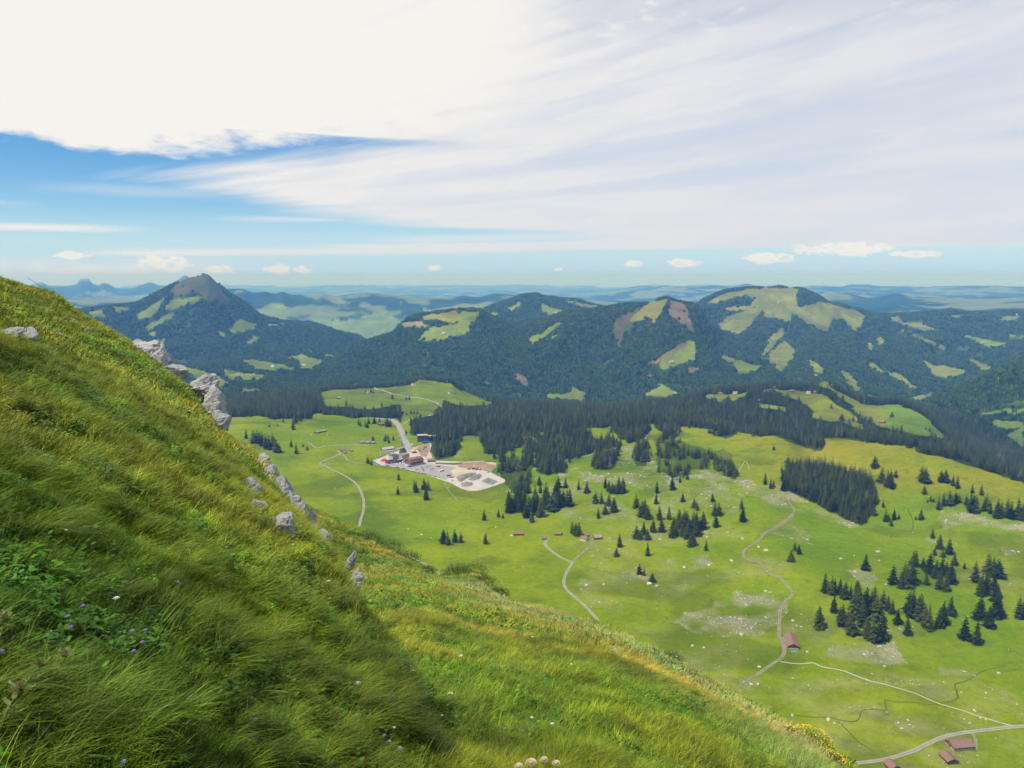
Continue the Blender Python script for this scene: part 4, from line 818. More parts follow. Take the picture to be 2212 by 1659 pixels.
roads('forest_road', 'Z2', [(1095,975),(1160,974),(1250,970),(1380,971),(1480,968),(1540,962)], 5, M_track)
roads('forest_road', 'Z3', [(0,1040),(60,1018),(140,990),(260,965),(360,940),(450,920),(540,900),(610,880),(680,860),(760,850),(862,832),(920,815),(960,790),(1000,740),(1030,710),(1058,682)], 5, M_track)
roads('trail', 'R6', [(878,342),(858,362),(855,378),(875,400),(905,425),(950,455),(1005,480),(995,505),(975,540),(962,580),(963,605),(978,635),(1005,660),(1040,690),(1070,715),(1100,745),(1130,778),(1160,815)], 4., M_track)
roads('trail', 'R6', [(1005,480),(1035,452),(1070,422),(1095,402),(1115,380),(1128,358)], 4., M_trackb, off=.3)
roads('trail', 'R6', [(765,323),(800,325),(840,330),(852,342)], 2.5, M_trackb)
roads('trail', 'Z5', [(250,-25),(285,5),(302,45),(290,80),(265,105),(210,150),(140,190),(80,215),(50,240),(15,280),(-25,312),(-70,340),(-108,370),(-122,395),(-118,425),(-85,450),(-40,465),(10,478),(40,500),(70,540),(100,570),(140,590),(175,602),(210,630),(250,675),(280,710),(288,735),(270,765),(235,790),(210,820),(190,860),(180,900),(180,960),(176,1020),(174,1070),(182,1115),(205,1155),(218,1185),(218,1225),(205,1255),(180,1280),(120,1320),(60,1362),(0,1402),(-60,1440),(-120,1490)], 3.6, M_trackb)
roads('forecourt', 'Z5', [(190,1095),(205,1120),(225,1150),(250,1180)], 6, M_trackb, off=.32)
roads('footpath', 'Z6', [(612,290),(680,300),(750,305),(820,298),(850,308),(890,325),(950,335),(1000,345),(1040,355),(1080,372),(1150,400),(1220,422),(1300,440),(1400,470),(1500,500),(1570,532),(1650,565),(1750,595),(1830,618),(1900,645),(1970,665),(2050,690),(2140,712)], 1.5, M_gravel)
roads('farm_road', 'Z6', [(1080,965),(1130,955),(1190,948),(1250,940),(1330,925),(1400,905),(1450,888),(1500,870),(1560,838),(1620,810),(1670,790),(1720,775),(1780,763),(1850,752),(2000,735),(2100,722),(2230,712),(2330,700)], 4.4, M_track)
roads('farm_road', 'Z6', [(1865,752),(1885,780),(1895,820),(1895,870)], 2.5, M_trackb)
roads('forest_road', 'Z4', [(20,1530),(75,1505),(160,1450),(240,1395),(290,1345),(300,1315),(262,1290),(215,1275)], 2.4, M_trackb, off=.33)
roads('footpath', 'Z3', [(1600,1075),(1700,1050),(1780,1070),(1850,970),(1880,1000),(1892,1045)], 2., M_track)
for z, pts, w_ in (('Z6', [(700,640),(780,650),(840,655),(930,655),(1000,672),(1060,682),(1110,680),(1132,655),(1145,615),(1200,602),(1300,608),(1305,580),(1300,540),(1350,552),(1420,555),(1500,558),(1560,570),(1650,568),(1730,550),(1775,530),(1770,490),(1758,440),(1800,425),(1850,410),(1900,375),(1950,350),(2050,325),(2100,315)], 1.3), ('Z6', [(985,682),(1020,710),(1060,750),(1090,780),(1130,820),(1180,850),(1225,880)], 1.0),
    ('Z5', [(1105,272),(1120,240),(1150,222),(1210,220),(1270,213),(1288,180),(1290,150),(1282,110),(1265,75),(1248,45),(1260,22),(1300,14),(1380,8),(1470,5)], 2.0), ('Z5', [(1110,295),(1170,305),(1250,325),(1330,350),(1400,368),(1500,395),(1640,480),(1780,540)], 1.6)):
    ribbon('stream', hitl(z, pts), w_, M_stream, off=.12, vary=.5)
def pad(name, z, pts, m, off, cell=7.):
    H3 = [hit(*D(z, *p)) for p in pts]; P = [Vector((a, b)) for a, b, _ in H3]
    # finer, slightly uneven outline
    Q = []
    for i in range(len(P)):
        a, b = P[i], P[(i + 1) % len(P)]; n = max(1, int((b - a).length / cell))
        for k in range(n): Q.append(a.lerp(b, k / n))
    ox = [q.x for q in Q]; oy = [q.y for q in Q]; gx, gy = np.meshgrid(np.arange(min(ox), max(ox), cell), np.arange(min(oy), max(oy), cell))
    gx, gy = gx.ravel(), gy.ravel(); k = inpoly(gx, gy, [(q.x, q.y) for q in Q]); pts2 = Q + [Vector((a, b)) for a, b in zip(gx[k], gy[k])]
    vs, es, fs, _, _, _ = delaunay_2d_cdt(pts2, [(i, (i + 1) % len(Q)) for i in range(len(Q))], [], 1, .01)
    x = np.array([v.x for v in vs]); y = np.array([v.y for v in vs]); zz = land(x, y) + off
    me = bpy.data.meshes.new(name); me.from_pydata(np.stack([x, y, zz], 1).tolist(), [], [tuple(f) for f in fs]); me.materials.append(m); me.update()
    o = link(name, me); tag(o, kind='structure'); return o
pad('car_park', 'Z2', [(560,955),(640,925),(700,898),(800,870),(870,850),(920,845),(1000,820),(1060,800),(1075,820),(1060,880),(1090,960),(1380,975),(1500,965),(1640,985),(1645,1020),(1590,1060),(1720,1130),(1715,1150),(1650,1175),(1560,1205),(1480,1225),(1400,1228),(1330,1205),(1250,1160),(1100,1110),(950,1065),(800,1030),(650,1008),(600,985)], M_gravel, .30)
pad('parking_surface', 'Z2', [(640,1000),(760,1015),(900,1040),(1000,1072),(1120,1108),(1200,1135),(1260,1085),(1300,1030),(1250,1012),(1120,1000),(1010,985),(900,990),(700,985)], M_asph, .46)
pad('bare_earth', 'Z2', [(1300,1003),(1360,982),(1500,970),(1560,975),(1643,995),(1643,1020),(1585,1062),(1520,1045),(1400,1030),(1320,1018)], M_soil, .62)
pad('bare_earth', 'Z2', [(930,850),(1000,822),(1058,805),(1068,830),(1055,880),(1030,930),(985,920),(960,880)], M_soil, .46)
pad('sandy_patch', 'Z2', [(1240,1050),(1300,1020),(1390,1030),(1470,1050),(1420,1070),(1340,1085),(1270,1095)], M_sand, .66)
pad('sandy_patch', 'Z2', [(1540,980),(1600,978),(1640,985),(1644,1002),(1590,995)], M_sand, .80)
M_lawn = groundmat('lawn', (.08, .14, .002), (.12, .16, .003), .1)
pad('lawn_strip', 'Z2', [(1105,980),(1250,982),(1360,978),(1330,992),(1280,1000),(1110,992)], M_lawn, .60)
pad('lawn_strip', 'Z2', [(1590,1060),(1640,1030),(1650,1060),(1660,1095)], M_lawn, .60)
# heaps of dark gravel
def heap_(z, pts, h, label):
    H3 = [hit(*D(z, *p)) for p in pts]; cx = np.mean([p[0] for p in H3]); cy = np.mean([p[1] for p in H3])
    n = len(H3); V = []; Fs = []; rings = 7
    for k in range(rings + 1):
        s_ = 1 - k / rings
        for i in range(n * 4):
            a = np.array(H3[(i // 4) % n][:2]); b = np.array(H3[(i // 4 + 1) % n][:2]); p = a + (b - a) * (i % 4) / 4; q = np.array([cx, cy]) + (p - [cx, cy]) * s_
            V.append((q[0], q[1], float(land(q[:1], q[1:])[0]) + .5 + h * (1 - s_ ** 2.2) * (1 + .5 * float(fbm(q[:1] / 6, q[1:] / 6, 3, 307)[0]))))
    m_ = n * 4
    for k in range(rings): Fs += [(k * m_ + i, k * m_ + (i + 1) % m_, (k + 1) * m_ + (i + 1) % m_, (k + 1) * m_ + i) for i in range(m_)]
    me = bpy.data.meshes.new('gravel_heap'); me.from_pydata(V, [], Fs); me.materials.append(M_dark); me.update()
    tag(link('gravel_heap', me), label, 'gravel heap', 'gravel heaps on the car park')
heap_('Z2', [(1290,1105),(1330,1085),(1400,1072),(1470,1068),(1440,1090),(1380,1120),(1330,1150),(1310,1140)], 3.5, 'long dark gravel heap, leftmost on the pale car park extension')
heap_('Z2', [(1410,1110),(1450,1080),(1500,1078),(1518,1095),(1490,1125),(1430,1138),(1395,1130)], 3., 'brownish round gravel heap in the middle of the pale yard')
heap_('Z2', [(1330,1165),(1380,1145),(1430,1155),(1440,1172),(1400,1188),(1340,1190)], 2.5, 'dark gravel heap nearest the curved lower edge of the yard')
heap_('Z2', [(1510,1140),(1570,1110),(1655,1145),(1605,1175),(1560,1165)], 2.2, 'dark rectangular gravel bed at the right end of the yard')

# ------------------------------------------------------------------ houses, barns and huts
M_tile = simple('brown_roof_tiles', (.24, .14, .10), .85, 1.2, .22); M_tile2 = simple('weathered_shingles', (.30, .25, .20), .9, 1.2, .25); M_tin = simple('grey_sheet_roof', (.42, .40, .38), .5, .6, .15)
M_timber = simple('dark_timber_wall', (.13, .08, .05), .9, 3, .3); M_plaster = simple('white_plaster', (.62, .60, .55), .9, 2, .06); M_stone = simple('rubble_stone_wall', (.40, .37, .33), .9, 2, .3); M_red = simple('red_painted_boards', (.30, .045, .04), .7, 2, .2)
M_glass = simple('window_glass', (.03, .04, .05), .15, 3, .1, .6); M_dgrey = simple('dark_cladding', (.07, .065, .075), .6, 2, .3); M_wood2 = simple('brown_boards', (.22, .12, .08), .8, 3, .25)
M_white = simple('white_trim', (.70, .69, .66), .6, 4, .05); M_teal = simple('teal_tarpaulin', (.10, .34, .27), .6, 2, .1); M_bluetarp = simple('blue_awning', (.05, .14, .42), .6, 2, .1); M_redtent = simple('red_canvas', (.60, .07, .04), .7, 2, .1)
def house(name, label, z, p1, p2, W, hw, hr, wall, roof, cat='barn', group=None, nwin=0, base=None, gable=None, chim=False, L=None, over=.7, door=True, dz=0.):
    """gabled building; p1, p2 are the two ends of its centre line on the ground"""
    a = hit(*D(z, *p1)); b = hit(*D(z, *p2)); dx, dy = b[0] - a[0], b[1] - a[1]; Lm = L or math.hypot(dx, dy); rz = math.atan2(dy, dx)
    zg = min(a[2], b[2]) + dz; rt = empty(name, ((a[0] + b[0]) / 2, (a[1] + b[1]) / 2, zg), rz); tag(rt, label, cat, group)
    x, y = Lm / 2, W / 2
    wm = MB(); wm.add([(-x, -y, -2), (x, -y, -2), (x, y, -2), (-x, y, -2), (-x, -y, hw), (x, -y, hw), (x, y, hw), (-x, y, hw), (-x, 0, hw + hr), (x, 0, hw + hr)],
        [(0, 1, 5, 4), (2, 3, 7, 6), (3, 2, 1, 0)], 0); k = len(wm.v) - 10
    wm.f += [(1, 2, 6, 5), (3, 0, 4, 7)]; wm.m += [0, 0]; wm.f += [(5, 6, 9), (7, 4, 8)]; wm.m += [1, 1]
    wm.build('wall', [wall, gable or wall], rt)
    if base: bm_ = MB(); bm_.box((0, 0, hw * .18 - 1), (Lm + .12, W + .12, hw * .36 + 2)); bm_.build('plinth', base, rt)
    rf = MB(); o_ = over; th = .25; sl = hr / y
    for s in (1, -1):
        e = (y + o_); v = [(-x - o_, 0, hw + hr + .06), (x + o_, 0, hw + hr + .06), (x + o_, s * e, hw - sl * o_ + .06), (-x - o_, s * e, hw - sl * o_ + .06)]
        v2 = [(p[0], p[1], p[2] + th) for p in v]; f = [(0, 1, 2, 3), (7, 6, 5, 4), (0, 3, 7, 4), (1, 5, 6, 2), (2, 6, 7, 3)]
        if s < 0: f = [tuple(reversed(q)) for q in f]
        rf.add(v + v2, f)
    ro = rf.build('roof', roof, rt)
    if chim: c = MB(); c.box((x * .3, y * .3, hw + hr * .75 + .7), (.9, .9, 2.0)); c.build('chimney', M_plaster, ro)
    for i in range(nwin):
        for s in (1, -1):
            wx = -x + Lm * (i + .5) / nwin; w_ = MB(); w_.box((wx, s * (y + .04), hw * .62), (1.1, .08, 1.2)); fr = w_.build('window', M_white, rt)
            g_ = MB(); g_.box((wx, s * (y + .09), hw * .62), (.86, .06, .96)); g_.build('pane', M_glass, fr)
    if door:
        d_ = MB(); d_.box((-x - .04, 0, 1.1), (.1, 2.0, 2.2)); d_.build('door', M_timber if wall is not M_timber else M_wood2, rt)
    return rt
bb = house('barn', 'long brown roofed barn with stone and timber gable beside the winding track', 'Z6', (672,122), (697,208), 11, 3.6, 2.6, M_timber, M_tile, base=M_stone, gable=M_red, over=1.1, nwin=4)
b_ = MB(); 
for i in range(3): b_.box((bb_x, 3.0 - 3.0 * i, 2.0), (.1, 1.1, 1.1)) if False else None
a_ = hit(*D('Z6', 703, 226)); tp = MB(); tp.add([(-3.2, -1.6, .2), (3.2, -1.6, .2), (3.4, 1.5, .2), (-3.2, 1.6, .2), (-2.9, -1.2, 1.1), (2.8, -1.1, 1.25), (3.0, 1.0, 1.2), (-2.8, 1.2, 1.1)], [(4, 5, 6, 7), (0, 1, 5, 4), (1, 2, 6, 5), (2, 3, 7, 6), (3, 0, 4, 7)])
tag(tp.build('tarpaulin', M_teal, loc=a_), 'teal tarpaulin covering a pile in front of the barn gable', 'tarpaulin')
house('cowshed', 'long brown roofed shed with pale gable just below the farm road', 'Z6', (1722,850), (1850,838), 12, 3.2, 2.6, M_wood2, M_tile, base=M_stone, over=1., nwin=3)
house('cowshed', 'narrow brown roofed shed lying diagonally below the farm road, cut by nothing', 'Z6', (1685,900), (1745,965), 9, 3, 2.2, M_timber, M_tile, over=.8)['label'] = 'narrow brown roofed shed lying diagonally at the bottom of the meadow'
house('cowshed', 'brown shed roof cut off by the bottom edge of the photo', 'Z6', (1320,965), (1370,1010), 9, 3, 2.2, M_timber, M_tile, over=.8)
house('chalet', 'reddish brown barn at the left end of the hamlet', 'R6', (680,324), (732,324), 8, 3.2, 2., M_red, M_tile, 'barn', nwin=3)
house('chalet', 'small brown hut where the hamlet tracks meet', 'R6', (838,350), (864,348), 6, 2.6, 1.8, M_wood2, M_tile, 'hut', nwin=1)
house('chalet', 'brown chalet behind the small hut of the hamlet', 'R6', (912,324), (948,324), 8, 3.2, 2.2, M_timber, M_tile, 'chalet', nwin=2)
house('chalet', 'white walled chalet with brown roof beside the three spruces', 'R6', (1064,350), (1094,356), 9, 3.6, 2.6, M_plaster, M_tile, 'chalet', nwin=2, chim=True)
house('chalet', 'small chalet half hidden behind the white walled chalet', 'R6', (1080,330), (1104,330), 6, 2.8, 2., M_timber, M_tile, 'hut')
house('chalet', 'grey roofed barn at the right end of the hamlet', 'R6', (1130,346), (1170,342), 10, 3.4, 2.6, M_timber, M_tile2, 'barn', nwin=2)
pl = hit(*D('R6', 666, 329)); q_ = MB(); q_.box((0, 0, .5), (4.5, 2.2, 1.0)); q_.box((0, 0, 1.25), (3.6, 1.8, .5)); tag(q_.build('hay_wagon', M_white, loc=pl), 'pale wagon parked left of the reddish hamlet barn', 'wagon')
for p1, p2, lab, W in (((55,722),(100,712),'grey shingled barn on the far left meadow, left one',9),((98,712),(145,704),'grey shingled barn on the far left meadow, right one',10)): house('alpine_barn', lab, 'Z2', p1, p2, W, 3, 2.4, M_timber, M_tile2)
for p1, p2, lab in (((444,808),(480,806),'leftmost of three weathered barns by the meadow track'),((496,810),(534,808),'middle one of three weathered barns by the meadow track'),((545,810),(578,808),'rightmost of three weathered barns by the meadow track')): house('alpine_barn', lab, 'Z2', p1, p2, 9, 3, 2.6, M_wood2, M_tile2)
house('alpine_barn', 'barn at the top of the curving gravel trail', 'Z2', (280,882), (322,878), 9, 3, 2.6, M_timber, M_tile); house('alpine_barn', 'low shed in front of the barn at the trail top', 'Z2', (296,896), (325,892), 6, 2.4, 1.8, M_timber, M_tile2, 'shed'); house('alpine_barn', 'small grey hut right of the barn at the trail top', 'Z2', (355,878), (386,876), 7, 2.6, 2.2, M_timber, M_tile2, 'hut')
house('shed', 'long pale grey roofed shed left of the village road', 'Z2', (640,868), (735,858), 12, 3.2, 3., M_wood2, M_tin, 'shed', nwin=4, over=1.2)
house('chalet', 'dark timber chalet half hidden among spruces by the village road', 'Z2', (610,652), (662,648), 12, 4.5, 3., M_timber, M_tile, 'house', nwin=3)
# hotel: long brown roofed block with dormers, flat roofed wing, gabled link
ht = house('hotel', 'long mountain hotel with brown roof, dormers and balconies facing the car park', 'Z2', (868,1010), (978,985), 19, 10.5, 6, M_wood2, M_tile, 'hotel', nwin=0, base=M_plaster, over=1.6)
_h1, _h2 = hit(*D('Z2', 868, 1010)), hit(*D('Z2', 978, 985)); Lh = math.hypot(_h1[0] - _h2[0], _h1[1] - _h2[1]); print('hotel', Lh)
for s in (1, -1):
    for lv in range(3):
        for i in range(11):
            w_ = MB(); w_.box((-Lh / 2 + Lh * (i + .5) / 11, s * 9.55, 2.4 + lv * 3.1), (1.7, .12, 1.5)); f_ = w_.build('window', M_glass, ht)
    for lv in range(2):
        b_ = MB(); b_.box((0, s * 10.1, 4.6 + lv * 3.1), (Lh * .96, 1.1, .9)); b_.build('balcony', M_timber if s > 0 else M_wood2, ht)
for i in range(6):
    for s in (1, -1):
        d_ = MB(); xx = -Lh / 2 + Lh * (i + .5) / 6; d_.box((xx, s * 6.2, 12.9), (3.2, 4.0, 2.6)); d_.add([(xx - 1.9, s * 8.6, 14.2), (xx + 1.9, s * 8.6, 14.2), (xx, s * 8.6, 15.7), (xx - 1.9, s * 2.6, 14.2), (xx + 1.9, s * 2.6, 14.2), (xx, s * 2.6, 15.7)], [(0, 1, 2), (0, 2, 5, 3), (1, 4, 5, 2), (4, 3, 5)], 1); d_.build('dormer', [M_red, M_tile], ht)
c_ = MB(); c_.box((-Lh / 2 - 2.5, -8, 1.7), (5, 7, 3.4)); c_.build('entrance_canopy', M_bluetarp, ht)
def block(name, label, z, p, d, rz, m, cat, nx=0, nz=0, roofm=None):
    a = hit(*D(z, *p)); rt = empty(name, a, rz); tag(rt, label, cat); b = MB(); b.box((0, 0, d[2] / 2 - 1), (d[0], d[1], d[2] + 2)); b.build('wall', m, rt)
    r_ = MB(); r_.box((0, 0, d[2] + .35), (d[0] + 1.2, d[1] + 1.2, .5)); r_.build('roof', roofm or M_tin, rt)
    for i in range(nx):
        for k in range(nz):
            for s in (1, -1):
                w_ = MB(); w_.box((-d[0] / 2 + d[0] * (i + .5) / nx, s * (d[1] / 2 + .05), 2.0 + k * (d[2] - 1.5) / max(nz, 1)), (d[0] / nx * .62, .1, 1.6)); w_.build('window', M_glass, rt)
    return rt
rzh = ht.rotation_euler[2]
block('guesthouse', 'tall grey flat roofed guesthouse left of the long hotel', 'Z2', (745,975), (16,15,16), rzh, M_stone, 'guesthouse', 4, 5, M_dgrey)
block('annex', 'red boarded annex against the left side of the grey guesthouse', 'Z2', (700,985), (10,12,9), rzh, M_red, 'annex', 2, 2)
block('restaurant', 'low dark restaurant wing between guesthouse and hotel', 'Z2', (790,975), (14,14,7), rzh, M_dgrey, 'restaurant', 4, 1)
block('staff_house', 'grey multi storey block behind the hotel roof', 'Z2', (835,950), (20,12,12), rzh, M_stone, 'building', 5, 3, M_tile2)
house('chapel', 'dark gabled house at the head of the parking road', 'Z2', (812,905), (835,896), 11, 6, 6.5, M_timber, M_dgrey, 'house', L=13)
house('kiosk', 'brown roofed kiosk on posts right of the hotel', 'Z2', (1040,970), (1100,968), 12, 4, 2.6, M_wood2, M_tile, 'kiosk', nwin=3)
block('cable_car_station', 'dark cable car station at the forest edge', 'Z2', (995,790), (24,16,15), .15, M_dgrey, 'station', 5, 3, M_tin)
block('station_hall', 'purple brown hall beside the dark cable car station', 'Z2', (1065,782), (26,15,11), .15, simple('plum_cladding', (.13, .07, .08), .7, 2, .2), 'hall', 4, 1)
a_ = hit(*D('Z2', 1030, 803)); q_ = MB(); q_.box((0, 0, 3.2), (17, 7, .3)); [q_.tube([(sx_ * 8, sy_ * 3, 0), (sx_ * 8, sy_ * 3, 3.1)], .12) for sx_ in (1, -1) for sy_ in (1, -1)]; tag(q_.build('awning', M_bluetarp, loc=a_), 'blue awning in front of the dark cable car station', 'awning')
def tent(z, p, s, label, m):
    a = hit(*D(z, *p)); q = MB(); q.add([(-s, -s, 2.4), (s, -s, 2.4), (s, s, 2.4), (-s, s, 2.4), (0, 0, 4.6)], [(0, 1, 4), (1, 2, 4), (2, 3, 4), (3, 0, 4)]); [q.tube([(i * s * .95, j * s * .95, 0), (i * s * .95, j * s * .95, 2.4)], .1) for i in (1, -1) for j in (1, -1)]
    tag(q.build('marquee', m, loc=a), label, 'marquee', 'red marquees beside the hotel')
tent('V', (238,452), 5, 'leftmost red marquee beside the guesthouse', M_redtent); tent('V', (262,440), 5, 'middle red marquee beside the guesthouse', M_redtent); tent('V', (284,446), 5, 'red marquee nearest the guesthouse wall', M_redtent)
# houses further off
for p1, p2, W, lab, wl in (((478,318),(498,316),10,'white house at the left end of the pass hamlet',M_plaster),((505,318),(522,316),9,'low white house in the middle of the pass hamlet',M_plaster),((530,318),(560,316),12,'long house of the pass hamlet next to the road',M_wood2),((640,312),(662,310),12,'white gabled house right of the road on the pass',M_plaster),((668,318),(692,314),10,'low barn right of the gabled house on the pass',M_timber),((908,296),(944,292),11,'white house below the forest edge on the upper meadow',M_plaster),((1226,374),(1270,368),10,'barn with grey roof in the middle of the upper meadow',M_plaster),((250,422),(278,418),8,'small brown hut on the lower left track of the upper meadow',M_timber),((508,372),(528,370),8,'white hut beside trees on the upper meadow',M_plaster),((1205,276),(1220,274),6,'tiny hut on top of the upper meadow',M_plaster)):
    house('farmhouse', lab, 'Z2', p1, p2, W, 4.5, 3, wl, M_tile if W > 9 else M_tile2, 'house', 'houses around the pass meadow', door=False)
for z, p, lab, wl in (('Z3',(695,478),'white house alone on the dark forest edge',M_plaster),('Z3',(1770,374),'white farmhouse on the thin pasture ridge',M_plaster),('Z3',(1640,380),'pale hut on the left part of the thin pasture ridge',M_wood2),('Z3',(2110,328),'reddish farmhouse on top of the pasture ridge',M_red),('Z3',(1970,445),'brown red farmhouse between two dark woods',M_red),('Z3',(1243,372),'small white chalet beside the bright green clearing',M_plaster),
    ('Z4',(425,352),'farmhouse on the upper edge of the broad distant pasture',M_plaster),('Z4',(480,350),'second farmhouse right at the woods on that distant pasture',M_wood2),('Z4',(483,205),'white chalet on the wooded hilltop',M_plaster),('Z4',(355,288),'white tower like chapel above the woods',M_plaster),('Z4',(612,290),'small pale chalet on the descending ridge',M_plaster),('Z4',(1030,600),'brown farm beside the bright green field',M_wood2),('Z4',(280,342),'brown barn at the left top of the broad pasture',M_wood2)):
    x_, y_, z_ = hit(*D(z, *p)); house('farmhouse', lab, z, (p[0] - 9, p[1]), (p[0] + 9, p[1]), 9, 4.5, 3, wl, M_tile if wl is not M_plaster else M_tile2, 'house', 'farmhouses on the distant ridge', L=15, door=False)
for z, p, lab in (('b',(517,441),'white chalet in the middle of the left mountain pasture'),('b',(1255,304),'white chalet on the middle mountain pasture'),('b',(2012,630),'white chalet below the slide scar'),('c',(598,240),'alp hut high on the broad green mountain'),('c',(1195,512),'white farmhouse in the small clearing on the right flank'),('a',(1425,750),'white farm in the left valley pasture'),('a',(1625,742),'farm in the right part of the left valley pasture'),('c',(2165,318),'pale farmhouse on the far right skyline ridge')):
    house('mountain_chalet', lab, z, (p[0] - 6, p[1]), (p[0] + 6, p[1]), 13, 6, 4, M_plaster, M_tin, 'chalet', 'chalets on the mountain pastures', L=22, door=False)

# ------------------------------------------------------------------ vehicles
M_tyre = simple('tyre_rubber', (.03, .03, .03), .9, 5, .1)
def paint(n, c): return simple(n, c, .3, 1, .03, .5)
PAINT = {k: paint(k + '_paint', c) for k, c in dict(white=(.75, .75, .73), silver=(.45, .46, .47), black=(.03, .03, .035), red=(.45, .03, .03), blue=(.05, .09, .28), grey=(.18, .18, .19), yellow=(.75, .48, .03), orange=(.65, .20, .03)).items()}
def car_mesh(p):
    b = MB(); prof = [(-2.1, .35), (-2.15, .8), (-1.75, .95), (-1.25, 1.42), (.35, 1.45), (1.05, .98), (1.95, .82), (2.1, .4)]
    n = len(prof); vs = [(x, .86, z) for x, z in prof] + [(x, -.86, z) for x, z in prof]
    fs = [tuple(range(n - 1, -1, -1)), tuple(range(n, 2 * n))] + [(i, (i + 1) % n, n + (i + 1) % n, n + i) for i in range(n)]
    b.add(vs, fs); b.box((-.45, 0, 1.19), (1.75, 1.76, .34), mi=1); b.box((.75, 0, 1.16), (.35, 1.5, .3), mi=1)
    for sx_ in (-1.3, 1.3):
        for sy_ in (-.82, .82): b.tube([(sx_, sy_ - .11, .32), (sx_, sy_ + .11, .32)], .32, 10, 2)
    return b.mesh('car_body', [PAINT[p], M_glass, M_tyre])
CARM = {k: car_mesh(k) for k in PAINT}
def carp(z, p, colr, label, group, rz):
    x, y, zz = hit(*D(z, *p)); o = link('parked_car', CARM[colr], loc=(x, y, float(land(np.array([x]), np.array([y]))[0]) + .5)); o.rotation_euler = (0, 0, rz); tag(o, label, 'car', group)
def carrow(z, a, b, n, cols, what, group, turn=math.pi / 2, seed=0):
    A_ = hit(*D(z, *a)); B_ = hit(*D(z, *b)); rz = math.atan2(B_[1] - A_[1], B_[0] - A_[0]) + turn; rn = random.Random(seed)
    for i in range(n):
        t_ = (i + rn.uniform(-.12, .12)) / (n - 1); c = rn.choice(cols); p = (a[0] + (b[0] - a[0]) * t_, a[1] + (b[1] - a[1]) * t_)
        od = 'first' if i == 0 else 'last' if i == n - 1 else ORD[i]
        carp(z, p, c, '%s car, %s %s' % (c, od, what), group, rz + rn.uniform(-.05, .05))
carrow('V', (450,130), (520,318), 17, ['white', 'silver', 'white', 'grey', 'blue'], 'from the far end along the left roadside', 'cars along the left side of the village road', seed=1)
carrow('V', (120,432), (395,328), 21, ['black', 'grey', 'silver', 'blue', 'black', 'white'], 'from the left along the slanting access road', 'cars along the access road', seed=2)
carrow('V', (245,512), (520,556), 15, ['white', 'white', 'silver', 'black'], 'from the left in the row before the guesthouse', 'cars in the row before the guesthouse', seed=3)
carrow('V', (552,575), (925,660), 17, ['black', 'grey', 'silver', 'black', 'red', 'blue'], 'from the left along the lower car park edge', 'cars along the lower car park edge', seed=4)
carrow('V', (530,105), (545,160), 5, ['white', 'silver', 'black'], 'from the far end on the right side of the road', 'cars on the right side of the village road', seed=5)
for p, c, w_ in (((690,568),'red','nearest the hotel corner'),((772,588),'red','below the other red car'),((750,548),'black','beside the hotel end'),((768,565),'black','between the two red cars'),((820,530),'grey','at the left of the upper bay'),((852,520),'silver','in the middle of the upper bay'),((838,578),'white','in the middle bay'),((862,572),'red','right of the white car in the middle bay'),((886,560),'grey','in the middle bay towards the coach'),((906,549),'silver','last of the middle bay'),((930,520),'silver','beside the orange van'),((912,650),'yellow','at the end of the lower edge row'),((1150,712),'black','alone on the lower yard'),((1205,532),'white','alone at the upper right of the yard'),((1045,522),'white','alone at the upper edge of the lot'),((1620,604),'black','at the edge of the brown earth'),((1510,548),'white','at the red machines'),((1440,522),'white','above the red machines')):
    carp('V', p, c, '%s car %s' % (c, w_), 'cars on the open car park', random.Random(p[0]).uniform(0, 3))
def bus(z, p1, p2, label, c1, L=12., hgt=3.1, stripe=None):
    a = hit(*D(z, *p1)); b = hit(*D(z, *p2)); rz = math.atan2(b[1] - a[1], b[0] - a[0]); rt = empty('coach', ((a[0] + b[0]) / 2, (a[1] + b[1]) / 2, (a[2] + b[2]) / 2 + .5), rz); tag(rt, label, 'coach')
    q = MB(); q.box((0, 0, hgt / 2 + .35), (L, 2.5, hgt)); q.box((0, 0, hgt + .45), (L * .94, 2.3, .25)); q.build('body', PAINT[c1], rt)
    g = MB(); g.box((0, 0, hgt * .72), (L * .96, 2.56, hgt * .3)); g.box((L / 2, 0, hgt * .66), (.08, 2.3, hgt * .42)); g.build('window_band', M_glass, rt)
    if stripe: s_ = MB(); s_.box((0, 0, hgt * .38), (L * .99, 2.54, hgt * .28)); s_.build('stripe', PAINT[stripe], rt)
    for sx_ in (-L * .32, L * .32):
        for sy_ in (-1.15, 1.15): w_ = MB(); w_.tube([(sx_, sy_ - .15, .45), (sx_, sy_ + .15, .45)], .48, 12); w_.build('wheel', M_tyre, rt)
bus('V', (968,604), (1040,582), 'white coach standing alone in the middle of the car park', 'white', 14)
bus('V', (285,482), (352,488), 'red and white coach in front of the grey guesthouse', 'white', 13, stripe='red')
bus('V', (488,478), (528,460), 'short red and white coach between guesthouse and hotel', 'white', 10, stripe='red')
bus('V', (460,505), (462,488), 'white van with its end facing us below the restaurant wing', 'white', 7)
bus('V', (578,245), (626,252), 'white coach at the lower end of the village road', 'white', 12)
bus('V', (590,292), (622,290), 'short white bus below the coach on the village road', 'white', 9)
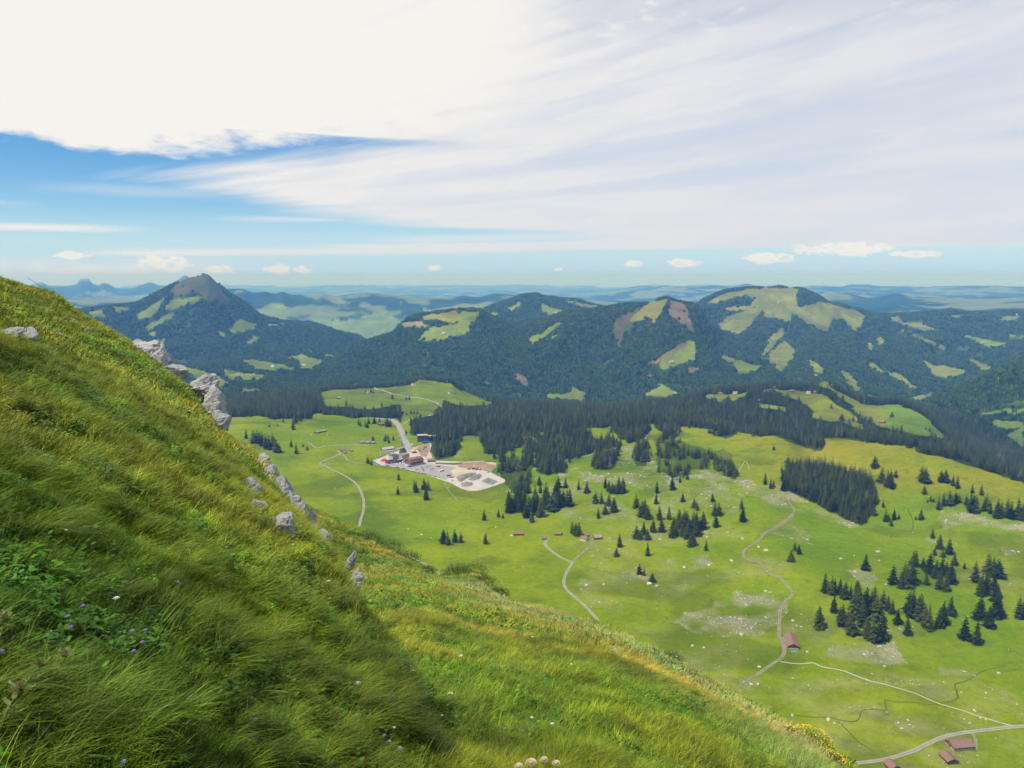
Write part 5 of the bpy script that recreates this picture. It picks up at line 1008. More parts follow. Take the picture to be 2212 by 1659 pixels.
def truck(z, p, rz, c, c2, label):
    rt = empty('dump_truck', tuple(np.array(hit(*D(z, *p))) + [0, 0, .5]), rz); tag(rt, label, 'truck')
    q = MB(); q.box((3.0, 0, 1.7), (2.0, 2.4, 2.3)); q.build('cab', PAINT[c], rt); g = MB(); g.box((3.6, 0, 2.2), (.9, 2.44, .8)); g.build('windscreen', M_glass, rt)
    d = MB(); d.add([(-4, -1.3, 1.1), (1.8, -1.3, 1.1), (1.8, 1.3, 1.1), (-4, 1.3, 1.1), (-4.6, -1.5, 2.8), (1.9, -1.5, 2.8), (1.9, 1.5, 2.8), (-4.6, 1.5, 2.8)], [(3, 2, 1, 0), (4, 5, 6, 7), (0, 1, 5, 4), (1, 2, 6, 5), (2, 3, 7, 6), (3, 0, 4, 7)]); d.build('tipper_body', PAINT[c2], rt)
    ch = MB(); ch.box((-.3, 0, .85), (8.2, 1.2, .35)); ch.build('chassis', M_tyre, rt)
    for sx_ in (-3, -1.6, 3.0):
        for sy_ in (-1.1, 1.1): w_ = MB(); w_.tube([(sx_, sy_ - .18, .52), (sx_, sy_ + .18, .52)], .54, 12); w_.build('wheel', M_tyre, rt)
truck('V', (1100,652), .5, 'grey', 'blue', 'blue grey dump truck on the lower yard'); truck('V', (1140,672), .3, 'orange', 'orange', 'orange dump truck just right of the blue grey truck')
truck('V', (965,530), 2.6, 'orange', 'red', 'orange lorry at the upper edge of the lot'); truck('V', (770,300), .9, 'white', 'silver', 'pale lorry on the building site behind the hotel'); truck('V', (615,330), 1.4, 'white', 'white', 'white lorry beside the yellow digger'); truck('V', (790,280), .4, 'grey', 'grey', 'grey lorry highest on the building site')
def digger(z, p, rz, c, s, label):
    rt = empty('excavator', tuple(np.array(hit(*D(z, *p))) + [0, 0, .5]), rz); rt.scale = (s, s, s); tag(rt, label, 'excavator')
    for sy_ in (-1.2, 1.2): q = MB(); q.box((0, sy_, .5), (4.2, .6, .75)); q.tube([(-2.1, sy_ - .3, .5), (-2.1, sy_ + .3, .5)], .42, 10); q.tube([(2.1, sy_ - .3, .5), (2.1, sy_ + .3, .5)], .42, 10); q.build('track', M_tyre, rt)
    q = MB(); q.box((-.6, 0, 1.75), (3.6, 2.7, 1.4)); q.build('engine_house', PAINT[c], rt); q = MB(); q.box((.9, .75, 2.5), (1.4, 1.1, 1.7)); cb = q.build('cab', PAINT[c], rt); g = MB(); g.box((1.2, .75, 2.75), (.95, 1.14, .9)); g.build('windscreen', M_glass, cb)
    q = MB(); q.tube([(1, -.3, 1.9), (3.4, -.3, 4.9), (5.6, -.3, 4.3)], [.32, .36, .24], 6); q.build('boom', PAINT[c], rt); q = MB(); q.tube([(5.5, -.3, 4.6), (6.5, -.3, 1.9)], [.26, .16], 6); q.build('arm', PAINT[c], rt)
    q = MB(); q.add([(6.0, -.9, 1.9), (7.0, -.9, 2.0), (6.6, -.9, .9), (5.9, -.9, 1.0), (6.0, .3, 1.9), (7.0, .3, 2.0), (6.6, .3, .9), (5.9, .3, 1.0)], [(0, 1, 2, 3), (7, 6, 5, 4), (1, 5, 6, 2), (2, 6, 7, 3), (3, 7, 4, 0)]); q.build('bucket', M_tyre, rt)
digger('V', (648,345), .6, 'yellow', 2.2, 'big yellow excavator behind the hotel roof'); digger('V', (1425,562), 3.4, 'red', 1.2, 'red excavator on the dark heap, left one'); digger('V', (1470,566), .4, 'red', 1.2, 'red excavator on the dark heap, middle one'); digger('V', (1515,572), 1.8, 'orange', 1.1, 'orange excavator at the right of the red ones'); digger('V', (1365,565), .2, 'grey', 1.1, 'grey excavator left of the red ones')
# roadside mast
a_ = hit(*D('V', 203, 388)); q_ = MB(); q_.tube([(0, 0, 0), (0, 0, 9)], [.35, .2], 8); q_.box((0, 0, 8.6), (1.6, .3, 2.6)); tag(q_.build('sign_mast', M_white, loc=a_), 'white mast sign beside the slanting access road', 'sign')

# ------------------------------------------------------------------ boulders
m, t = mat('limestone'); tc = t.new('ShaderNodeTexCoord').outputs['Object']; n1 = t.noise(tc, 1.5, 7, .7); n2 = t.noise(tc, 6, 5, .7); sc = t.new('ShaderNodeMapping'); sc.inputs['Scale'].default_value = (1, 1, 5); t.l.new(tc, sc.inputs[0]); n3 = t.noise(sc.outputs[0], 1.6, 5, .7, dist=1.2)
cc = t.mix(t.ss(n1, .35, .65), (.41, .39, .355, 1), (.56, .535, .49, 1)); cc = t.mix(t.ss(n3, .57, .66, 0, .75), cc, (.12, .11, .10, 1)); cc = t.mix(t.ss(n2, .62, .75, 0, .5), cc, (.20, .19, .15, 1)); cc = t.mix(t.ss(t.noise(tc, .9, 4, .7), .62, .72, 0, .35), cc, (.28, .16, .07, 1))
out(t, pbsdf(t, cc, .95, .1, t.m('ADD', t.m('MULTIPLY', n3, 1.4), n2), .22, .6).outputs[0]); M_lime = m
def rock_mesh(seed, sub=3, planes=14, sq=(1, 1, 1), strata=0., rough=.06, m=None, nf=2.2):
    rn = np.random.default_rng(seed); bm = bmesh.new(); bmesh.ops.create_icosphere(bm, subdivisions=sub, radius=1.)
    V = np.array([v.co[:] for v in bm.verts]); Nn = rn.normal(size=(planes, 3)); Nn /= np.linalg.norm(Nn, axis=1)[:, None]; d = rn.uniform(.62, 1., planes)
    dt = V @ Nn.T; r_ = np.min(np.where(dt > .05, d[None] / np.maximum(dt, .05), 9.), axis=1); r_ = np.minimum(r_, 1.35)
    P = V * r_[:, None]
    if strata > 0:      # ledges
        h_ = P[:, 2] * strata + .3 * P[:, 0]; fr = h_ - np.floor(h_); P[:, :2] *= (1 + .13 * (np.sqrt(fr) - .5) + .10 * (_h(np.floor(h_), np.zeros(len(h_)), seed) - .5))[:, None]
    for i in range(len(P)):
        p = Vector(P[i] * nf + seed * 3.1); P[i] *= 1 + rough * (mnoise.noise(p) + .5 * mnoise.noise(p * 2.3) + .3 * mnoise.noise(p * 5.1))
    P *= np.array(sq); 
    for v, p in zip(bm.verts, P): v.co = p
    me = bpy.data.meshes.new('rock'); bm.to_mesh(me); bm.free(); me.materials.append(m or M_lime); return me
RKS = [rock_mesh(60 + s, 2, 9, (1, .8, .6), 0, .08) for s in range(7)]
ga = RNG.uniform(R(-34), R(36), 420000); gr = np.sqrt(RNG.uniform(640 ** 2, 2050 ** 2, 420000)); gx, gy = np.sin(ga) * gr, np.cos(ga) * gr
i_, j_, u_, v_ = _grid(ga, gr); pr = SCR[i_, j_] ** 1.6 * np.clip(.3 + 1.8 * fbm(gx / 9, gy / 9, 3, 321), 0, 1.2) * 1.0 + .0016
k = (RNG.random(len(gx)) < pr) & (pk[i_, j_] < .03) & (FOR[i_, j_] < .5); gx, gy, gr = gx[k], gy[k], gr[k]; gz = land(gx, gy); n = len(gx)
sz = np.exp(RNG.normal(-.85, .6, n)) * .95 * (gr / 1000) ** .35; sz = np.clip(sz, .3, 3.6); rot = RNG.uniform(-.4, .4, (n, 3)); rot[:, 2] = RNG.uniform(0, 6.28, n)
fo = gn_scatter('boulder_field', np.stack([gx, gy, gz + sz * .12], 1), RKS, np.stack([sz * RNG.uniform(.7, 1.5, n), sz, sz * RNG.uniform(.6, 1.1, n)], 1), rot); print('boulders', n)
BIG = [rock_mesh(80 + s, 4, 12, (1, .8, .62), 2.2, .10) for s in range(5)]
for i, (z, x_, y_, s_, lab) in enumerate((('Z5',1000,388,42,'flat pale boulder below the stream bend'),('Z5',65,378,26,'grey boulder left of the small spruce trio'),('Z5',8,348,20,'upright pale boulder beside the winding track'),('Z5',410,1220,34,'boulder a few steps right of the barn gable'),('Z5',1050,1340,24,'boulder at the lower rim of the stony patch'),('Z5',690,446,34,'pale boulder group stone above the long clump'),('Z5',1005,462,34,'low boulder left of the loose spruce group'),('Z5',290,960,36,'pale boulder above the barn roof'),('Z5',320,1000,22,'small boulder just above the barn roof'),
    ('Z6',472,326,26,'lone boulder on the green left of the track below the barn'),('Z6',35,187,26,'lone boulder on green just right of the grassy shoulder'),('Z6',690,645,34,'pale boulder at the foot of the grassy shoulder'),('Z6',1925,660,20,'white stone beside the footpath'),('R6',1640,508,30,'pale boulder in the middle of the slope stones'),('R6',1442,602,34,'pale boulder below the small spruce pair'),('R6',1486,612,24,'second pale boulder right below the small spruce pair'),('R6',1960,888,40,'largest boulder at the tip of the big stony patch'),('R6',1686,948,22,'single boulder below the stony patch'),('R6',2058,394,22,'boulder inside the bend of the winding track'),('R6',2100,414,26,'brownish boulder inside the bend of the winding track'),('R6',1090,608,28,'boulder right of the junction track'),('R6',85,292,18,'dark boulder on the far left pasture'),('R6',160,324,22,'dark boulder left of the spruce pair'),('R6',1905,472,28,'boulder with a bush left of the winding track'))):
    x, y, zz = hit(*D(z, x_, y_)); w_ = s_ * ZM[z][2] * .6064 / F * math.hypot(x, y) / 2 * .78; o = link('boulder', BIG[i % 5], loc=(x, y, zz + w_ * .15)); o.scale = (w_, w_, w_); o.rotation_euler = (0, 0, i * 1.3); tag(o, lab, 'boulder', 'big boulders on the alp')
# ------------------------------------------------------------------ grass of the near hillside
M_grass = leafmat('grass_blades', None, None, trans=.14, rough=.5, attr='tint', spec=.25)
def blades(seed, n, rad, L0, L1, w, seg, lean0, lean1, spread, straw=.12):
    rn = np.random.default_rng(seed); V = []; Fs = []; S = []
    for i in range(n):
        a0 = rn.uniform(0, 6.28); rr = rad * math.sqrt(rn.random()); x, y = rr * math.cos(a0), rr * math.sin(a0)
        a = rn.normal(0, spread); L = rn.uniform(L0, L1); le = rn.uniform(lean0, lean1); ca, sa = math.cos(a), math.sin(a); b = len(V); ww = w * rn.uniform(.6, 1.3)
        tw = rn.uniform(-.8, .8); na, nb = -math.sin(a + tw), math.cos(a + tw)
        c = np.array((1., 1., 1.)) * rn.uniform(.38, 1.45)
        if rn.random() < straw: c = np.array((1.75, 1.55, 2.4)) * rn.uniform(.8, 1.2)
        for k in range(seg + 1):
            s_ = k / seg; d = L * le * s_ ** 1.45; h = L * (s_ - .55 * le * s_ ** 2.2); cx, cy = x + ca * d, y + sa * d
            if k == seg: V.append((cx, cy, h)); S.append(c)
            else:
                q = ww * (1 - s_ * .75) / 2; V += [(cx + na * q, cy + nb * q, h), (cx - na * q, cy - nb * q, h)]; S += [c, c]
        for k in range(seg - 1): p = b + 2 * k; Fs += [(p, p + 1, p + 3), (p, p + 3, p + 2)]
        p = b + 2 * (seg - 1); Fs.append((p, p + 1, p + 2))
    return V, Fs, S
def tuft(name, *a, **k):
    V, Fs, S = blades(*a, **k); me = mesh_np(name, np.array(V), np.array(Fs), True, [M_grass]); shade_attr(me, np.concatenate([np.array(S), np.ones((len(S), 1))], 1)); return me
def addleaf(V, Fs, S, o, a, L, w, up, c):
    b = len(V); ca, sa = math.cos(a), math.sin(a); cu, su = math.cos(up), math.sin(up)
    for t_, q in ((0, .15), (.35, 1), (.7, .8), (1, 0)):
        dx = L * t_ * cu; dz = L * t_ * su - .25 * L * t_ * t_
        if q: V += [(o[0] + ca * dx - sa * w * q / 2, o[1] + sa * dx + ca * w * q / 2, o[2] + dz), (o[0] + ca * dx + sa * w * q / 2, o[1] + sa * dx - ca * w * q / 2, o[2] + dz)]; S += [c, c]
        else: V.append((o[0] + ca * dx, o[1] + sa * dx, o[2] + dz)); S.append(c)
    Fs += [(b, b + 1, b + 3), (b, b + 3, b + 2), (b + 2, b + 3, b + 5), (b + 2, b + 5, b + 4), (b + 4, b + 5, b + 6)]
def herb(name, seed, n, rad, L, w, h):
    rn = np.random.default_rng(seed); V = []; Fs = []; S = []
    for i in range(n):
        a0 = rn.uniform(0, 6.28); rr = rad * math.sqrt(rn.random()); addleaf(V, Fs, S, (rr * math.cos(a0), rr * math.sin(a0), rn.uniform(0, h)), rn.uniform(0, 6.28), L * rn.uniform(.6, 1.3), w * rn.uniform(.7, 1.2), rn.uniform(-.2, .9), np.array((.55, .9, 1.)) * rn.uniform(.6, 1.3))
    me = mesh_np(name, np.array(V), np.array(Fs), True, [M_grass]); shade_attr(me, np.concatenate([np.array(S), np.ones((len(S), 1))], 1)); return me
G0 = [tuft('near_tuft', 400 + s, 84, .11, .07, .21, .0044, 3, .30, .85, 1.0) for s in range(5)] + [tuft('hanging_tuft', 410 + s, 64, .07, .18, .36, .0046, 4, .6, 1.05, .6, straw=.2) for s in range(3)] + [herb('leafy_patch', 420, 30, .10, .055, .028, .12), herb('leafy_patch', 421, 20, .12, .085, .05, .10), herb('leafy_patch', 422, 44, .14, .035, .022, .14), tuft('stalks', 425, 9, .10, .25, .5, .0035, 4, .25, .7, .7, straw=.8)]
G1 = [tuft('mid_tuft', 430 + s, 50, .22, .10, .30, .011, 2, .3, .85, 1.1) for s in range(5)] + [tuft('mid_hanging', 436 + s, 40, .15, .22, .45, .011, 3, .6, 1.0, .7, straw=.2) for s in range(2)] + [herb('mid_leafy', 440, 30, .2, .09, .06, .16), herb('mid_leafy', 442, 44, .22, .06, .045, .2), tuft('mid_stalks', 441, 14, .18, .3, .55, .010, 3, .3, .7, .8, straw=.8)]
G2 = [tuft('far_tuft', 450 + s, 36, .42, .12, .34, .034, 2, .2, .8, 1.3) for s in range(5)] + [tuft('far_hanging', 456 + s, 30, .4, .22, .45, .034, 2, .6, 1.0, .8) for s in range(2)] + [herb('far_leafy', 460, 30, .45, .14, .12, .22), herb('far_leafy', 462, 40, .4, .12, .10, .3), tuft('far_stalks', 461, 16, .4, .3, .5, .022, 2, .25, .6, .8, straw=.9)]
def sow(name, variants, r0, r1, dens, ids, label, smul=1.):
    n = int(.5 * (r1 * r1 - r0 * r0) * R(76) * dens); a = RNG.uniform(R(-38), R(38), n); r = np.sqrt(RNG.uniform(r0 * r0, r1 * r1, n))
    rl = np.maximum(np.interp(a, _as, TR1) * (a < _paz(800)), np.interp(a, _as, TR2)); k = r < rl * 1.25; 
    e1 = np.interp(a, _as, TR1); hid = (a < _paz(540)) & (r > e1 * 1.3); k &= ~hid
    a, r = a[k], r[k]; x, y = np.sin(a) * r, np.cos(a) * r; z = fg(x, y); n = len(x)
    cov, dryv, sh = turf_cover(x, y)
    cl = fbm(x / .8, y / .8, 3, 501); big = fbm(x / 4, y / 4, 3, 505)
    pl = np.clip(.22 + 1.0 * cl + .5 * big, .03, .8); u = RNG.random(n)
    nS, nH = ids; idx = np.where(u < pl, nS + (RNG.random(n) * nH).astype(int), (RNG.random(n) * nS).astype(int))
    hb = RNG.random(n) < np.clip(.14 + .7 * fbm(x / 1.6, y / 1.6, 3, 509), .02, .6); nh = len(variants) - 1 - nS - nH
    idx = np.where(hb, nS + nH + (RNG.random(n) * nh).astype(int), idx); st = RNG.random(n) < .03 + .30 * sh + .10 * dryv; idx = np.where(st, len(variants) - 1, idx)
    s = RNG.uniform(.75, 1.25, n) * (1 + .35 * cl) * smul; rot = np.zeros((n, 3))
    rot[:, 2] = .30 + RNG.normal(0, .55, n) + .9 * fbm(x / 3, y / 3, 2, 511); rot[:, 1] = RNG.uniform(.05, .35, n); rot[:, 0] = RNG.normal(0, .1, n)
    wn = fbm(x / .6, y / .6, 2, 515); tint = cov * 1.95 * RNG.uniform(.55, 1.4, n)[:, None] * (1 + .5 * wn)[:, None] * np.stack([1 + .35 * big, np.ones(n), np.ones(n)], 1)
    o = gn_scatter(name, np.stack([x, y, z - .02 * s], 1), variants, s, rot, np.clip(tint, 0, 1), idx); o['label'] = label; print(name, n); return o
sow('grass', G0, 1.2, 10, 185, (5, 3), 'long grass of the near hillside hanging downslope', 1.0)
sow('grass', G1, 9.5, 27, 58, (5, 2), 'grass on the middle of the near hillside', .82)
sow('grass', G2, 26, 118, 10.5, (5, 2), 'grass near the shoulder of the hillside', .85)

# ------------------------------------------------------------------ rock outcrops of the near hillside
def along(px, py, r):
    a, e = ray(px, py); return Vector((math.sin(a) * r, math.cos(a) * r, H + float(e) * r))
m, t = mat('earth_scar'); tc = t.new('ShaderNodeTexCoord').outputs['Object']; n1 = t.noise(tc, 3, 6, .7); out(t, pbsdf(t, t.mix(n1, (.035, .02, .012, 1), (.13, .08, .045, 1)), 1., 0., n1, .2, 1.).outputs[0]); M_earth = m
OUT = [('cliff',330,764,66,66,64,'large grey layered cliff at the shoulder of the hillside, uppermost outcrop'),('cliff',306,752,40,40,63,'left foot of the uppermost cliff, partly under turf'),('cliff',352,778,30,64,62,'split right pillar of the uppermost cliff'),
 ('cliff',382,797,46,38,57,'sloping grey slab between the two upper cliffs'),('cliff',452,836,50,58,47,'brown stained crag at the top of the second cliff'),('cliff',474,872,42,70,45,'tall broken face of the second cliff'),('cliff',484,902,28,34,43,'narrow foot of the second cliff'),('cliff',442,852,30,40,46,'inner left block of the second cliff'),
 ('rock',566,1002,24,34,32,'uppermost block of the rocky rib in the middle of the edge'),('rock',587,1024,24,30,30,'stacked slab below the uppermost block of the rib'),('rock',612,1058,34,42,27,'knobbly middle rock of the rib'),('rock',634,1085,22,30,25,'small step rock between the middle and the big rock of the rib'),('rock',652,1118,38,66,22,'big white rock at the lower end of the rib'),('rock',678,1150,18,30,20,'thin wedge right below the big white rock'),('rock',700,1155,18,28,19,'small pointed rock standing free on the edge'),
 ('rock',757,1208,16,34,13.5,'narrow pale rock above the lowest rock'),('rock',768,1252,24,36,12.5,'rounded grey rock, lowest on the edge')]
for i, (nm, px, py, w_, h_, r, lab) in enumerate(OUT):
    r = float(np.interp(_paz(px), _as, TR1)) * (.92 if nm == 'rock' else 1.); p = along(px + (1 if nm == 'rock' else -8), py + (6 if nm == 'rock' else 7), r); k = r / F / 2 * (1.0 if nm == 'rock' else .90); me = rock_mesh(200 + i, 5, 16 if nm == 'cliff' else 11, (1, 1, 1), 2.6 if nm == 'cliff' else 1.6, .13, nf=2.6)
    o = link(nm, me, loc=p); o.scale = (w_ * k * 1.3, w_ * k * 1.4, h_ * k * 1.25); o.rotation_euler = (.12, .15, i * .9); tag(o, lab, nm, 'outcrops along the edge of the hillside')
INN = [('rock',548,1060,32,44,'cracked grey rock in the grass left of the rib'),('rock',558,1094,30,32,'lower rock under the cracked one left of the rib'),('rock',617,1142,44,46,'large pyramid shaped rock in the grass below the rib'),('rock',596,1128,22,16,'small rock touching the pyramid shaped rock'),('rock',18,726,34,26,'grey slab at the left edge of the photo'),('rock',57,731,26,24,'second grey slab right of the slab at the left edge'),('rock',129,727,13,9,'small pale stone beside the dark earth scar'),('rock',76,748,15,7,'flat white stone below the two slabs'),('rock',156,693,11,9,'small stone near the upper grass shoulder'),('rock',190,712,10,7,'small stone on the upper shoulder'),('rock',771,1308,10,12,'tiny stone under the lowest rock'),('rock',1325,1412,26,8,'flat pale stone in the grass of the right slope'),('rock',709,1178,9,8,'little white stone below the pointed rock')]
for i, (nm, px, py, w_, h_, lab) in enumerate(INN):
    x, y, z, ok = fhit(px, py + h_ * .35); r = math.hypot(x, y); k = r / F / 2 * 1.1; o = link(nm, rock_mesh(240 + i, 4, 10, (1, 1, 1), 1.3, .12), loc=(x, y, z + h_ * k * .45)); o.scale = (w_ * k * 1.1, w_ * k, h_ * k * 1.15); o.rotation_euler = (.2, .35, i * 1.1); tag(o, lab, nm, 'single rocks in the hillside grass')
for px, py, w_, h_, lab in ((112, 715, 34, 12, 'brown earth scar on the upper left slope'), (143, 736, 26, 10, 'dark earth hollow right of the small pale stone'), (33, 626, 16, 8, 'brown earth scar near the top left skyline')):
    x, y, z, ok = fhit(px, py); r = math.hypot(x, y); k = r / F / 2; o = link('bare_earth', rock_mesh(270 + px, 3, 12, (1, 1, 1), 0, .3, M_earth), loc=(x, y, z)); o.scale = (w_ * k, w_ * k * .6, h_ * k); o.rotation_euler = (0, .5, .2); tag(o, kind='structure'); o['label'] = lab

# ------------------------------------------------------------------ shrubs and flowers
M_leaf = leafmat('shrub_leaves', (.030, .070, .008), (.055, .095, .010), trans=.25, rough=.5, spec=.25); M_yel = simple('yellow_petals', (.62, .42, .02), .6, 9, .15); M_stem = simple('green_stem', (.16, .22, .04), .6, 9, .2); M_thl = leafmat('thistle_leaves', (.24, .30, .06), (.28, .33, .08), trans=.3, rough=.5)
M_pur = simple('purple_florets', (.34, .20, .52), .7, 60, .3); M_whi = simple('white_florets', (.72, .70, .66), .7, 60, .1); M_brn = simple('brown_florets', (.30, .16, .13), .8, 60, .35); M_cream = simple('cream_seed_heads', (.60, .48, .30), .8, 60, .2); M_lf2 = leafmat('broad_leaves', (.08, .19, .03), (.10, .22, .04), trans=.3, rough=.45, spec=.4); M_wither = simple('withered_leaf', (.30, .13, .06), .6, 20, .4)
def shrub(name, px, py, size, label, flowers=0, seed=0, cat='shrub'):
    x, y, z, ok = fhit(px, py); r = math.hypot(x, y); rt = empty(name, (x, y, z - .05)); tag(rt, label, cat, 'leafy shrubs on the right shoulder'); rn = np.random.default_rng(700 + seed); V = []; Fs = []; S = []
    s = size * r / F / 2; n = 900
    for i in range(n):
        d = rn.normal(size=3); d /= np.linalg.norm(d); rad = rn.uniform(.35, 1.) ** .6; p = (d[0] * rad * s * 1.2, d[1] * rad * s, abs(d[2]) * rad * s * .75 + .02); lw = max(.03, r / F * 2.2)
        addleaf(V, Fs, S, p, rn.uniform(0, 6.28), lw * rn.uniform(1., 2.), lw * rn.uniform(.6, 1.), rn.uniform(-.4, .9), np.ones(3) * rn.uniform(.6, 1.4))
    me = mesh_np('foliage', np.array(V), np.array(Fs), True, [M_leaf]); shade_attr(me, np.concatenate([np.array(S), np.ones((len(S), 1))], 1)); link('foliage', me, rt)
    st = MB(); [st.tube([(0, 0, 0), (s * .4 * math.cos(a), s * .4 * math.sin(a), s * .5)], [.012, .005], 5) for a in (0, 1.3, 2.6, 3.9, 5.2)]; st.build('stems', M_bark, rt)
    if flowers:
        b = MB()
        for i in range(flowers):
            d = rn.normal(size=3); d /= np.linalg.norm(d); p = Vector((d[0] * s * 1.2, d[1] * s, abs(d[2]) * s * .8 + .06)); q = r / F * rn.uniform(1.2, 2.6)
            b.add([p + Vector((q * math.cos(a), q * math.sin(a), rn.uniform(-.3, .3) * q)) for a in (0, 1.26, 2.5, 3.8, 5.0)] + [p + Vector((0, 0, q * .5))], [(0, 1, 5), (1, 2, 5), (2, 3, 5), (3, 4, 5), (4, 0, 5)])
        b.build('flowers', M_yel, rt)
for i, (px, py, s, lab, fl) in enumerate(((985,1243,46,'dark leafy shrub, left one on the hump of the right shoulder',0),(1018,1238,50,'dark leafy shrub crowning the hump of the right shoulder',0),(1044,1262,46,'dark leafy shrub on the right flank of the hump',0),(1075,1285,36,'lowest dark shrub right of the hump',0),(795,1168,44,'dark shrub patch uppermost behind the rock rib',0),(838,1188,50,'dark shrub patch in the middle behind the rock rib',0),(880,1212,46,'dark shrub patch lowest behind the rock rib',0),(918,1238,36,'small shrub between the shrub patches and the hump',0),(1445,1428,44,'green shrub on the edge of the right slope',8),(1405,1412,26,'little shrub left of the green edge shrub',0),(1742,1612,70,'bush full of yellow flowers at the lower right edge',170),(1700,1592,40,'smaller bush with yellow flowers left above the big one',60),(1790,1650,44,'yellow flowering bush at the bottom of the photo',60),(645,1222,34,'dark leafy plant in the hollow below the rib',0),(655,1240,28,'second leafy plant in the hollow below the rib',0),(690,1330,40,'leafy plant in the dark hollow lower down',0))): shrub('shrub', px, py, s * 1.4, lab, fl, i)
def above(px, py, h):
    """point on the sight line that is h above the turf, and the turf below it"""
    a, e = ray(px, py); a = float(a); e = float(e); rs = np.exp(np.linspace(math.log(.9), math.log(120), 900)); x = np.sin(a) * rs; y = np.cos(a) * rs; g = fg(x, y); d = (H + e * rs) - g
    k = np.where(d <= h)[0]; j = int(k[0]) if len(k) else 200
    return Vector((x[j], y[j], H + e * rs[j])), float(g[j]), float(rs[j])
def flower(name, px, py, dpx, m, label, grp, h=.24, flat=.6, seed=0):
    p, g, r = above(px, py, h); rn = random.Random(seed); rt = empty(name, (p.x - .06, p.y - .03, g)); tag(rt, label, 'flower', grp); q = dpx * r / F / 2; top = Vector((.06, .03, p.z - g))
    s = MB(); s.tube([(0, 0, 0), tuple(top * .5 + Vector((-.01, 0, .01))), tuple(top)], [.0022, .0018, .0014], 5); s.build('stem', M_stem, rt)
    f = MB(); n = 60
    for i in range(n):
        t_ = i / n; a = i * 2.4; rr = q * math.sqrt(t_); z = q * flat * math.cos(t_ * 1.45); o = top + Vector((rr * math.cos(a), rr * math.sin(a), z)); w = q * .26; d = Vector((math.cos(a), math.sin(a), .9 - t_)) * w
        f.add([o - Vector((-math.sin(a), math.cos(a), 0)) * w * .6, o + Vector((-math.sin(a), math.cos(a), 0)) * w * .6, o + d], [(0, 1, 2)])
    f.tube([tuple(top + Vector((0, 0, -q * .15))), tuple(top + Vector((0, 0, q * flat * .8)))], [q * .5, q * .6], 8); f.build('flower_head', m, rt)
FL = [('G3',772,155,9,'topmost of the purple flowers at the lower left'),('G3',632,250,8,'small purple flower above the broad green leaf'),('G3',660,348,9,'purple flower right above the broad green leaf'),('G3',1228,390,10,'purple flower, left of the bunch on long stems'),('G3',1350,380,8,'pink flower at the top right of the bunch on long stems'),('G3',1323,492,8,'purple flower in the middle of the bunch on long stems'),('G3',1243,575,9,'lowest purple flower of the bunch on long stems'),('G3',15,582,11,'purple flower cut by the left edge of the photo'),('G3',618,566,8,'purple flower behind the middle thistle'),('G3',1152,1598,10,'pink flower close to the bottom edge'),('G4',1612,1355,9,'lone purple flower in the dark grass right of centre left'),('G4',1125,485,6,'small lilac flower high in the dark grass'),
  ('G6',434,915,5,'tiny purple flower near the dark hollow'),('G6',1072,1008,5,'tiny purple flower in the middle of the right slope'),('G6',1103,1283,6,'left purple flower beside the tall stalk'),('G6',1181,1240,6,'upper purple flower beside the tall stalk'),('G6',1218,1295,5,'right purple flower beside the tall stalk'),('G6',310,1328,7,'upper flower of the lilac trio at the bottom'),('G6',346,1368,8,'middle flower of the lilac trio at the bottom'),('G6',415,1412,9,'lowest flower of the lilac trio at the bottom'),('G6',128,1192,6,'small lilac flower left of the trio')]
for i, (z, x_, y_, d_, lab) in enumerate(FL): px, py = D(z, x_, y_); flower('purple_flower', px, py, d_, M_pur, lab, 'purple flowers in the grass', seed=i)
FW = [('G3',1080,82,12,'flat white umbel above the purple bunch'),('G4',417,157,6,'white flower high on the left slope'),('G4',1945,600,6,'white flower near the right edge of the dark grass'),('G4',2075,480,8,'fluffy white seed head at the edge of the slope'),('G4',1850,248,5,'tiny white flower under the pyramid shaped rock'),('G6',138,985,13,'large fluffy white seed head left on the slope'),('G6',745,1055,12,'fluffy white seed head in the middle of the slope'),('G6',815,805,9,'fluffy white seed head upper middle'),('G6',305,550,9,'fluffy white seed head near the lowest rock'),('G6',395,955,5,'small white flower beside the dark hollow'),('G6',1285,680,6,'small white flower on the shoulder'),('G6',1540,860,6,'white flower right on the shoulder'),('G6',500,900,5,'left one of two tiny white flowers'),('G6',545,905,5,'right one of two tiny white flowers'),('G6',1415,1252,9,'upright white flower near the bottom'),('G6',690,1195,6,'greenish white umbel low on the slope'),('G6',1280,1210,8,'pale seed head in the lower grass'),('G6',377,1275,6,'cream flower above the lilac trio')]
for i, (z, x_, y_, d_, lab) in enumerate(FW): px, py = D(z, x_, y_); flower('white_flower', px, py, d_, M_whi, lab, 'white flowers and seed heads', flat=.35, seed=50 + i)
for i, (x_, y_, d_, lab) in enumerate(((1195,1532,20,'cream seed umbel, leftmost at the bottom edge'),(1275,1510,26,'cream seed umbel, tallest at the bottom edge'),(1360,1488,18,'cream seed umbel, third from left at the bottom edge'),(1440,1512,18,'cream seed umbel, rightmost at the bottom edge'))): px, py = D('G6', x_, y_); flower('seed_umbel', px, py, d_, M_cream, lab, 'cream seed umbels', flat=.5, seed=90 + i)
